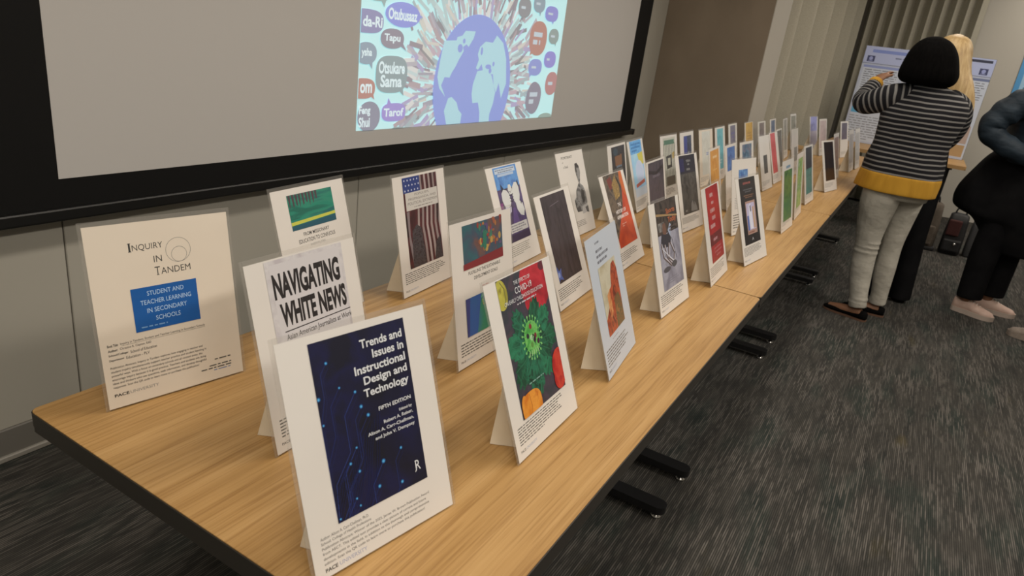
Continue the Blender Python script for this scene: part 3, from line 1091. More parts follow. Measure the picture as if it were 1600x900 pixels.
def d_butterfly(P, Cv):
    Cv.rect(0.18, 0.01, 0.825, 0.772, photo('violet_dusk', ['453a5c', '52406a', '4a3a55', '3d3448'], 14, 0.4))
    Cv.rect(0.18, 0.01, 0.825, 0.23, photo('blue_sky_print', ['3f6ea6', '4a7bb4', '5a8cc0', '466fa8'], 12, 0.4))
    Cv.rect(0.215, 0.025, 0.775, 0.075, 'b9bec6')
    Cv.rect(0.27, 0.08, 0.72, 0.105, 'a9b4c4')
    Cv.bars(0.23, 0.03, 0.76, 0.072, 2, '6a7488', 0.05, 0.5, 3, 'C')
    for k in range(4):
        Cv.rect(0.44 + 0.045 * k, 0.12, 0.448 + 0.045 * k, 0.16 + 0.012 * (k % 2), '6a86c4')
    Cv.poly([(0.29, 0.17), (0.36, 0.23), (0.44, 0.24), (0.33, 0.30), (0.28, 0.25)], '232a44')
    Cv.poly([(0.78, 0.17), (0.70, 0.22), (0.64, 0.24), (0.76, 0.29), (0.79, 0.24)], '232a44')
    Cv.poly([(0.18, 0.36), (0.26, 0.36), (0.24, 0.46), (0.18, 0.47)], '7a3c6c')
    WH = 'ccc6be'
    Cv.poly([(0.48, 0.30), (0.42, 0.25), (0.34, 0.235), (0.27, 0.27), (0.26, 0.34), (0.29, 0.40), (0.36, 0.43), (0.45, 0.41), (0.49, 0.37)], WH)
    Cv.poly([(0.30, 0.41), (0.38, 0.42), (0.46, 0.42), (0.44, 0.47), (0.36, 0.50), (0.29, 0.47)], 'bdb2bd')
    Cv.poly([(0.56, 0.29), (0.60, 0.23), (0.67, 0.19), (0.74, 0.195), (0.77, 0.25), (0.76, 0.33), (0.72, 0.385), (0.62, 0.41), (0.56, 0.37)], WH)
    Cv.poly([(0.60, 0.40), (0.70, 0.38), (0.79, 0.42), (0.81, 0.49), (0.76, 0.55), (0.67, 0.53), (0.61, 0.47)], WH)
    Cv.poly([(0.49, 0.20), (0.55, 0.20), (0.58, 0.25), (0.56, 0.30), (0.49, 0.30), (0.46, 0.25)], WH)
    for k in range(3):
        Cv.line([(0.47, 0.305 + 0.03 * k), (0.52, 0.315 + 0.03 * k), (0.57, 0.30 + 0.03 * k)], 0.003, '2a2430')
    Cv.line([(0.55, 0.26), (0.52, 0.28), (0.48, 0.265)], 0.0012, '2a2430')
    Cv.ell(0.75, 0.41, 0.012, 0.015, '2a2430', 10)
    Cv.poly([(0.50, 0.44), (0.56, 0.44), (0.60, 0.60), (0.40, 0.62)], '5b4576')
    Cv.rect(0.30, 0.595, 0.80, 0.685, 'c6beb6')
    Cv.bars(0.33, 0.605, 0.78, 0.68, 3, '77707a', 0.2, 0.45, 6)
    Cv.rect(0.18, 0.70, 0.825, 0.772, '3a2c44')
    foot(P, 6, 7, 0.80, 0.915, 0.80, '8a8276')
    return (0.18, 0.01, 0.825, 0.772)


def d_covid(P, Cv):
    B = (0.16, 0.006, 0.872, 0.802)
    Cv.rect(*B, photo('aubergine', ['352e38', '403540', '2e3238', '47383f'], 18, 0.5))
    red = photo('red_pepper', ['8c1522', 'a81c2a', 'b72833', '98141f'], 16, 0.4)
    Cv.ell(0.70, 0.11, 0.23, 0.17, red, 30, 0.25)
    Cv.ell(0.60, 0.20, 0.10, 0.07, red, 24)
    Cv.ell(0.84, 0.03, 0.05, 0.03, '5a1c2a', 18)
    yl = photo('yellow_pepper', ['8f8330', 'a89a3a', 'b5a743', '7d7028'], 20, 0.4)
    Cv.ell(0.20, 0.09, 0.085, 0.085, yl, 24)
    Cv.line([(0.21, 0.02), (0.25, 0.06), (0.25, 0.12), (0.22, 0.16)], 0.0022, '6f6a34')
    leafs = [photo('kale_a', ['0c3324', '12452f', '1a5a3c', '0f3d2a'], 26, 1.2), photo('kale_b', ['124a33', '1b5f40', '267350', '10402c'], 26, 1.2), photo('kale_c', ['0f3f2c', '17523a', '21684a', '0b3021'], 30, 1.2)]
    cu, cv = 0.50, 0.43
    rk = random.Random(11)
    for k, (a, lw, sp) in enumerate(((0.1, 0.37, 0.55), (0.95, 0.36, 0.5), (1.7, 0.40, 0.55), (2.5, 0.38, 0.55), (3.3, 0.37, 0.5), (4.05, 0.34, 0.5), (5.2, 0.33, 0.5), (5.75, 0.36, 0.45), (2.1, 0.30, 0.45), (0.5, 0.29, 0.45))):
        pts = []
        for m_ in range(26):
            th = -1.0 + 2.0 * m_ / 25
            rr = lw * (0.35 + 0.65 * math.cos(th * 1.35)) * (1 + 0.05 * math.sin(23 * th + k) + rk.uniform(-0.03, 0.03))
            aa = a + th * sp
            pts.append((cu + rr * math.cos(aa), cv + rr * math.sin(aa) * 0.80))
        pts.append((cu, cv))
        Cv.poly(pts, leafs[k % 3])
        for g in (-0.25, 0.0, 0.25):
            Cv.line([(cu + 0.1 * math.cos(a), cv + 0.08 * math.sin(a)), (cu + lw * 0.55 * math.cos(a + g * 0.6), cv + lw * 0.44 * math.sin(a + g * 0.6)), (cu + lw * 0.88 * math.cos(a + g), cv + lw * 0.70 * math.sin(a + g))], 0.0009, '2a6a4c')
    gl = photo('virus_green', ['3f8a3a', '56a048', '6fae58', '35803a'], 40, 0.6)
    for k in range(22):
        a = 2 * PI * k / 22
        Cv.line([(cu, cv - 0.03), (cu + 0.145 * math.cos(a), cv - 0.03 + 0.125 * math.sin(a))], 0.0018, '63a552')
        Cv.ell(cu + 0.145 * math.cos(a), cv - 0.03 + 0.125 * math.sin(a), 0.010, 0.008, '7ab566', 8)
    Cv.ell(cu, cv - 0.03, 0.115, 0.10, gl, 26)
    for u, v, c in ((0.50, 0.335, '7c2b2c'), (0.44, 0.38, '241f28'), (0.53, 0.42, '2a1f2a'), (0.55, 0.40, '6d1f2c'), (0.58, 0.44, '3a2030'), (0.48, 0.44, '57803a'), (0.49, 0.40, 'a9c49a')):
        Cv.ell(u, v, 0.022, 0.016, c, 9, u * 9)
    Cv.line([(0.49, 0.41), (0.515, 0.385), (0.54, 0.41), (0.525, 0.44)], 0.0018, '231d24')
    for k in range(5):
        Cv.line([(0.42 + 0.035 * k, 0.50), (0.43 + 0.03 * k, 0.47)], 0.0016, 'a3b98a')
    red2 = photo('red_tomato', ['9a1a1a', 'b3261f', 'c03a2a', 'a01a1c'], 20, 0.4)
    Cv.ell(0.84, 0.66, 0.13, 0.11, red2, 24)
    Cv.ell(0.80, 0.73, 0.09, 0.07, red2, 24)
    org = photo('orange_pepper', ['c26a1c', 'd07f26', 'd98d34', 'b85f18'], 18, 0.4)
    Cv.ell(0.32, 0.76, 0.15, 0.085, org, 26, 0.0, 2.6)
    Cv.ell(0.22, 0.745, 0.05, 0.07, org, 20)
    Cv.line([(0.30, 0.69), (0.31, 0.76), (0.29, 0.80)], 0.0015, 'a8581a')
    WH = 'd6cfca'
    Cv.text('THE EFFECTS OF', 0.385, 0.045, 0.635, 0.067, WH, 0.0)
    Cv.text('COVID-19', 0.385, 0.083, 0.64, 0.120, WH, 0.005)
    Cv.text('ON EARLY CHILDHOOD EDUCATION', 0.215, 0.137, 0.80, 0.160, WH, 0.0)
    Cv.bars(0.34, 0.172, 0.72, 0.187, 1, 'b5a8a8', 0.0, 0.55, 2, 'C')
    Cv.bars(0.33, 0.63, 0.70, 0.645, 1, '7a9a8a', 0.0, 0.5, 3)
    foot(P, 7, 8, 0.818, 0.925, 0.80)
    return B


def d_plain_dark(key, hexes, rect, extra=None, seed=1, fv=0.82):
    def f(P, Cv):
        Cv.rect(*rect, photo(key, hexes, 12, 0.5, (2.5, 1, 1)))
        if extra:
            extra(P, Cv)
        foot(P, 6, seed, fv, 0.925)
        return rect
    return f


def x_darkpurple(P, Cv):
    Cv.line([(0.36, 0.12), (0.62, 0.10)], 0.0015, '6a5d62')
    Cv.rect(0.50, 0.12, 0.54, 0.75, '2a2124')
    Cv.rect(0.62, 0.15, 0.66, 0.7, '2c2326')
    Cv.poly([(0.10, 0.66), (0.16, 0.63), (0.20, 0.68), (0.27, 0.66), (0.24, 0.72), (0.28, 0.77), (0.19, 0.75), (0.13, 0.78), (0.14, 0.71)], '4a5a96')
    Cv.ell(0.18, 0.71, 0.03, 0.025, '8a93bb', 9)


def d_portrait(P, Cv):
    ph = photo('silver_portrait', ['57524f', '77716c', '918a84', '45413f'], 26, 0.7)
    Cv.poly([(0.62, 0.155), (0.70, 0.15), (0.76, 0.19), (0.78, 0.26), (0.74, 0.33), (0.70, 0.40), (0.80, 0.44), (0.85, 0.52), (0.86, 0.64), (0.80, 0.71), (0.70, 0.73), (0.58, 0.735), (0.44, 0.73),
             (0.40, 0.66), (0.40, 0.58), (0.47, 0.55), (0.52, 0.47), (0.60, 0.42), (0.66, 0.39), (0.62, 0.30), (0.60, 0.22)], ph)
    Cv.poly([(0.62, 0.155), (0.70, 0.15), (0.76, 0.19), (0.74, 0.21), (0.66, 0.20), (0.66, 0.27), (0.62, 0.25)], '383331')
    Cv.poly([(0.66, 0.21), (0.74, 0.215), (0.76, 0.27), (0.72, 0.33), (0.68, 0.34), (0.66, 0.27)], '8d857f')
    Cv.poly([(0.70, 0.47), (0.80, 0.50), (0.78, 0.62), (0.70, 0.66), (0.66, 0.56)], '3d3937')
    Cv.poly([(0.42, 0.68), (0.56, 0.66), (0.58, 0.73), (0.44, 0.73)], '4a4543')
    Cv.poly([(0.62, 0.68), (0.84, 0.66), (0.86, 0.76), (0.62, 0.77)], 'b3aaa3')
    Cv.poly([(0.74, 0.70), (0.86, 0.69), (0.86, 0.775), (0.78, 0.76)], '5d5855')
    P.text('PORTRAIT', 0.18, 0.048, 0.585, 0.078, INK, 0.01)
    P.text('of', 0.19, 0.105, 0.23, 0.125, INK, 0.0)
    P.text('a Soul', 0.21, 0.155, 0.37, 0.185, INK, 0.01)
    foot(P, 5, 9, 0.83, 0.925, 0.72, '77716a')
    return None


def d_history(P, Cv):
    B = (0.145, 0.004, 0.885, 0.785)
    Cv.rect(*B, photo('dim_interior', ['3a2f2a', '54453a', '6a5844', '2f2724'], 22, 0.8))
    Cv.poly([(0.25, 0.05), (0.42, 0.03), (0.46, 0.14), (0.30, 0.17)], '6e2a22')
    Cv.poly([(0.40, 0.12), (0.60, 0.02), (0.68, 0.10), (0.62, 0.26), (0.42, 0.29)], photo('brass', ['7a5c30', '9a7a42', '6b4f2a', 'b08f52'], 40, 0.8))
    Cv.poly([(0.80, 0.0), (0.9, 0.0), (0.9, 0.8), (0.14, 0.8), (0.15, 0.70), (0.34, 0.56), (0.62, 0.38), (0.74, 0.22)], photo('flame_orange', ['a8361c', 'b8401f', 'c24a24', 'a5301a'], 10, 0.4))
    Cv.poly([(0.74, 0.10), (0.78, 0.0), (0.9, 0.0), (0.9, 0.3), (0.80, 0.25)], 'bd5a22')
    Cv.poly([(0.60, 0.03), (0.68, 0.08), (0.74, 0.18), (0.70, 0.19), (0.63, 0.10)], '241c1a')
    WH = 'd2c4ba'
    Cv.text('THE', 0.44, 0.325, 0.57, 0.365, WH, 0.02)
    Cv.text('HISTORY OF', 0.31, 0.395, 0.71, 0.435, WH, 0.03)
    Cv.text('AFFIRMATION', 0.30, 0.455, 0.76, 0.495, WH, 0.03)
    Cv.bars(0.43, 0.545, 0.62, 0.59, 2, 'cf9a86', 0.1, 0.4, 3)
    foot(P, 5, 10, 0.83, 0.925, 0.8)
    return B


def d_canyon(P, Cv):
    P.rect(0, 0, 1, 1, 'b8b8bb')
    Cv.rect(0.225, 0.235, 0.775, 0.74, photo('pale_sky_tan', ['b3a78d', 'bfb298', 'a89878'], 10, 0.4))
    rock = photo('red_rock', ['7a2a1a', 'a03c20', 'b04e2a', '8a3018', '5f2418'], 30, 1.2, (1.6, 1, 1))
    Cv.poly([(0.62, 0.27), (0.72, 0.26), (0.78, 0.34), (0.78, 0.74), (0.22, 0.74), (0.23, 0.62), (0.36, 0.55), (0.40, 0.45), (0.52, 0.42), (0.56, 0.33)], rock)
    Cv.poly([(0.36, 0.46), (0.46, 0.43), (0.46, 0.60), (0.36, 0.66)], photo('pale_rock', ['b8703f', 'c98a55', 'a8552e'], 30, 1.0))
    Cv.poly([(0.55, 0.52), (0.70, 0.50), (0.77, 0.60), (0.77, 0.74), (0.52, 0.74)], photo('scrub', ['5a5230', '7a4a28', '4a4a2c', '8a5a30'], 40, 1.0))
    P.bars(0.26, 0.05, 0.42, 0.07, 1, '77767c', 0, 0.7, 2)
    P.bars(0.25, 0.105, 0.55, 0.13, 1, '6f6d73', 0, 0.75, 12)
    P.bars(0.25, 0.145, 0.78, 0.17, 1, '6f6d73', 0, 0.75, 13)
    P.bars(0.25, 0.185, 0.70, 0.21, 1, '6f6d73', 0, 0.75, 14)
    P.bars(0.3, 0.765, 0.62, 0.78, 1, '8f8d93', 0, 0.45, 3)
    foot(P, 6, 11, 0.80, 0.93, 0.80)
    return (0.225, 0.235, 0.775, 0.74)


def d_sport(P, Cv):
    B = (0.19, 0.0, 0.89, 0.80)
    Cv.rect(*B, photo('grey_snow', ['77717a', '8b858e', '9a949c', '6d6870'], 12, 0.4))
    Cv.rect(0.19, 0.0, 0.89, 0.30, photo('dark_arena', ['2a2422', '3a302c', '4a3d36', '231e1d'], 22, 0.7))
    Cv.poly([(0.19, 0.10), (0.89, 0.17), (0.89, 0.185), (0.19, 0.12)], '9a7a52')
    Cv.rect(0.22, 0.19, 0.42, 0.27, photo('hall_lights', ['3a3534', '6a6460', '8a8078'], 50, 0.4))
    skin, cloth = '6b4a3c', '2f2c33'
    Cv.poly([(0.36, 0.21), (0.44, 0.20), (0.48, 0.26), (0.46, 0.32), (0.38, 0.33), (0.35, 0.27)], skin)
    Cv.poly([(0.30, 0.29), (0.44, 0.31), (0.56, 0.30), (0.60, 0.36), (0.52, 0.43), (0.36, 0.42), (0.24, 0.40)], cloth)
    Cv.poly([(0.52, 0.28), (0.60, 0.22), (0.64, 0.24), (0.58, 0.34)], '9aa0b0')
    for pts in ([(0.26, 0.38), (0.30, 0.50), (0.52, 0.60)], [(0.36, 0.40), (0.42, 0.52), (0.60, 0.62)], [(0.56, 0.40), (0.66, 0.50), (0.60, 0.60)], [(0.50, 0.40), (0.46, 0.52), (0.62, 0.58)]):
        Cv.line(pts, 0.008, '5b4a44')
        Cv.line([(a + 0.02, b) for a, b in pts], 0.004, 'b3aaae')
    Cv.line([(0.28, 0.42), (0.66, 0.60)], 0.0025, 'c9c3c6')
    Cv.line([(0.62, 0.36), (0.72, 0.56)], 0.0025, '3b3438')
    Cv.ell(0.62, 0.60, 0.09, 0.03, '4a4648', 16)
    Cv.ell(0.36, 0.62, 0.12, 0.025, '4d484c', 16)
    Cv.text('Sports', 0.52, 0.085, 0.82, 0.145, 'a85a38', 0.03)
    Cv.text('Today', 0.56, 0.165, 0.84, 0.23, 'a85a38', 0.03)
    Cv.bars(0.56, 0.245, 0.85, 0.30, 2, '57463f', 0.1, 0.55, 4)
    Cv.bars(0.30, 0.70, 0.72, 0.76, 3, '77717a', 0.2, 0.4, 5)
    foot(P, 6, 12, 0.815, 0.925, 0.85)
    return B


def d_city(P, Cv):
    B = (0.2, 0.03, 0.93, 0.78)
    Cv.rect(*B, photo('night_city', ['1d1f26', '2a2a30', '3a2f2c', '20242c'], 20, 0.6))
    Cv.ell(0.42, 0.10, 0.12, 0.05, '34414a', 14)
    for k in range(24):
        r = random.Random(k)
        Cv.rect(0.36 + 0.4 * r.random(), 0.14 + 0.14 * r.random(), 0.36 + 0.4 * r.random(), 0.145 + 0.14 * r.random(), r.choice(['7a5238', '5a4030', '8a6040']))
    Cv.bars(0.35, 0.27, 0.8, 0.32, 1, '6f7a86', 0.1, 0.5, 3, 'C')
    foot(P, 6, 13)
    return B


def d_bluecap(P, Cv):
    B = (0.125, 0.004, 0.87, 0.80)
    Cv.rect(*B, photo('pale_blue_print', ['8fb8d8', '9cc2dc', 'a9cbe0'], 10, 0.3))
    Cv.rect(0.125, 0.0, 0.87, 0.19, photo('blue_letters', ['5a9acb', '6aa6d2', '4a8ac0'], 30, 0.4))
    Cv.bars(0.2, 0.03, 0.82, 0.17, 3, '2f6ea6', 0.1, 0.6, 3)
    Cv.poly([(0.52, 0.20), (0.87, 0.18), (0.87, 0.36), (0.62, 0.37)], 'c9b94e')
    Cv.ell(0.56, 0.46, 0.26, 0.17, 'c6c9d8', 24)
    Cv.poly([(0.30, 0.42), (0.44, 0.30), (0.60, 0.30), (0.74, 0.42), (0.70, 0.62), (0.36, 0.62)], 'bcc3d6')
    Cv.poly([(0.22, 0.62), (0.80, 0.58), (0.80, 0.63), (0.22, 0.67)], 'b35a4a')
    Cv.rect(0.125, 0.68, 0.87, 0.80, 'c3c6cc')
    foot(P, 5, 14, 0.84, 0.93)
    return B


def d_birches(P, Cv):
    B = (0.15, 0.035, 0.87, 0.79)
    Cv.rect(*B, 'b9b3a2')
    for k in range(8):
        u = 0.17 + 0.09 * k
        Cv.rect(u, 0.12, u + 0.025, 0.79, '5a554c')
    Cv.rect(0.2, 0.07, 0.8, 0.14, '56735f')
    Cv.poly([(0.30, 0.32), (0.62, 0.30), (0.66, 0.50), (0.34, 0.52)], '3d3835')
    Cv.rect(0.40, 0.35, 0.56, 0.46, 'b0a894')
    Cv.poly([(0.66, 0.28), (0.8, 0.26), (0.8, 0.36), (0.68, 0.38)], 'a58a52')
    Cv.rect(0.3, 0.64, 0.8, 0.78, '5d5348')
    foot(P, 5, 15)
    return B


def d_bluetower(P, Cv):
    B = (0.26, 0.06, 0.82, 0.8)
    Cv.rect(*B, photo('steel_night', ['33384c', '444a5c', '2a2e40'], 16, 0.4))
    Cv.rect(0.26, 0.06, 0.50, 0.36, '3f4680')
    Cv.poly([(0.45, 0.5), (0.6, 0.3), (0.8, 0.62), (0.7, 0.66)], '8f95a0')
    foot(P, 5, 16)
    return B


def x_plum(P, Cv):
    Cv.bars(0.2, 0.16, 0.8, 0.22, 1, '6a5f66', 0.1, 0.5, 3, 'C')
    Cv.poly([(0.1, 0.1), (0.5, 0.14), (0.9, 0.08), (0.9, 0.12), (0.5, 0.18), (0.1, 0.14)], '241f26')


def d_charcoal(P, Cv):
    B = (0.155, 0.01, 0.88, 0.785)
    Cv.rect(*B, photo('charcoal_grain', ['3c3835', '47423e', '524c46', '35312f'], 18, 0.5))
    Cv.rect(0.155, 0.01, 0.88, 0.25, '23222c')
    Cv.rect(0.155, 0.05, 0.36, 0.22, '27264a')
    Cv.text('TEN', 0.46, 0.075, 0.66, 0.105, '8f8a86', 0.02)
    Cv.rect(0.52, 0.125, 0.60, 0.145, '7a7674')
    Cv.bars(0.46, 0.18, 0.70, 0.22, 1, '77726e', 0.0, 0.7, 3)
    Cv.poly([(0.50, 0.76), (0.53, 0.66), (0.60, 0.62), (0.66, 0.70), (0.70, 0.64), (0.78, 0.72), (0.80, 0.77)], '78726c')
    Cv.bars(0.25, 0.72, 0.42, 0.76, 1, '8a847c', 0, 0.6, 4)
    foot(P, 6, 17, 0.815, 0.90, 0.85)
    return B


def d_red(P, Cv):
    B = (0.215, 0.01, 0.895, 0.795)
    Cv.rect(*B, photo('crimson', ['8c1a1e', '981e22', 'a32428'], 14, 0.4))
    Cv.rect(0.215, 0.50, 0.895, 0.62, photo('crimson_dark', ['6a181e', '5d161c', '741c22'], 18, 0.4))
    for v, a, b, h in ((0.075, 0.40, 0.70, 0.05), (0.165, 0.46, 0.62, 0.035), (0.235, 0.36, 0.76, 0.05), (0.315, 0.42, 0.74, 0.05), (0.395, 0.30, 0.86, 0.05)):
        Cv.bars(a, v, b, v + h, 1, 'b98a86', 0.0, 0.8, int(v * 1000))
    Cv.bars(0.38, 0.545, 0.76, 0.585, 1, 'b07a7c', 0.0, 0.7, 9)
    Cv.bars(0.36, 0.64, 0.80, 0.76, 3, 'a8585a', 0.2, 0.4, 10, 'C')
    foot(P, 6, 18, 0.82, 0.93, 0.85)
    return B


def d_black(P, Cv):
    B = (0.13, 0.004, 0.80, 0.78)
    Cv.rect(*B, photo('near_black', ['1d1a1b', '242021', '2a2425'], 14, 0.4))
    Cv.bars(0.2, 0.05, 0.68, 0.085, 1, '8a4a44', 0.0, 0.7, 3, 'C')
    Cv.bars(0.27, 0.13, 0.66, 0.18, 2, '5d5a5c', 0.1, 0.5, 4, 'C')
    Cv.bars(0.25, 0.20, 0.70, 0.245, 2, '7a5540', 0.1, 0.5, 5, 'C')
    Cv.rect(0.29, 0.28, 0.70, 0.67, 'a37f70')
    Cv.rect(0.32, 0.305, 0.66, 0.62, 'b4a7bb')
    Cv.rect(0.32, 0.45, 0.39, 0.62, '50649a')
    Cv.poly([(0.43, 0.33), (0.50, 0.31), (0.53, 0.42), (0.54, 0.61), (0.42, 0.61), (0.41, 0.45)], 'd1cad0')
    Cv.poly([(0.46, 0.34), (0.50, 0.33), (0.51, 0.40), (0.47, 0.41)], '4f4654')
    Cv.poly([(0.56, 0.36), (0.63, 0.35), (0.65, 0.61), (0.57, 0.61)], 'b58f6e')
    Cv.bars(0.33, 0.635, 0.66, 0.66, 1, '7a4638', 0.0, 0.6, 6)
    Cv.text('A', 0.43, 0.71, 0.51, 0.745, 'a8a2a0', 0.02)
    foot(P, 7, 19, 0.80, 0.905, 0.82)
    return B


def d_bluelabel(P, Cv):
    Cv.rect(0.27, 0.14, 0.64, 0.42, photo('blue_cloud', ['3a5d92', '4f76a6', '6f93b4'], 30, 0.5))
    P.bars(0.12, 0.50, 0.7, 0.66, 7, '8d8a88', 0.2, 0.4, 5)
    foot(P, 6, 20, 0.72, 0.92)
    return None


def solid(key, hexes, rect, bars=None, seed=1, extra=None):
    def f(P, Cv):
        Cv.rect(*rect, photo(key, hexes, 16, 0.4))
        if bars:
            for (u0, v0, u1, v1, n, c) in bars:
                Cv.bars(u0, v0, u1, v1, n, c, 0.1, 0.55, seed, 'C')
        if extra:
            extra(P, Cv)
        foot(P, 5, seed, 0.83, 0.92, 0.8, '8a867f')
        return None
    return f


def x_whitetop(P, Cv):
    Cv.bars(0.5, 0.40, 0.9, 0.46, 2, '7d88b0', 0.1, 0.6, 3)


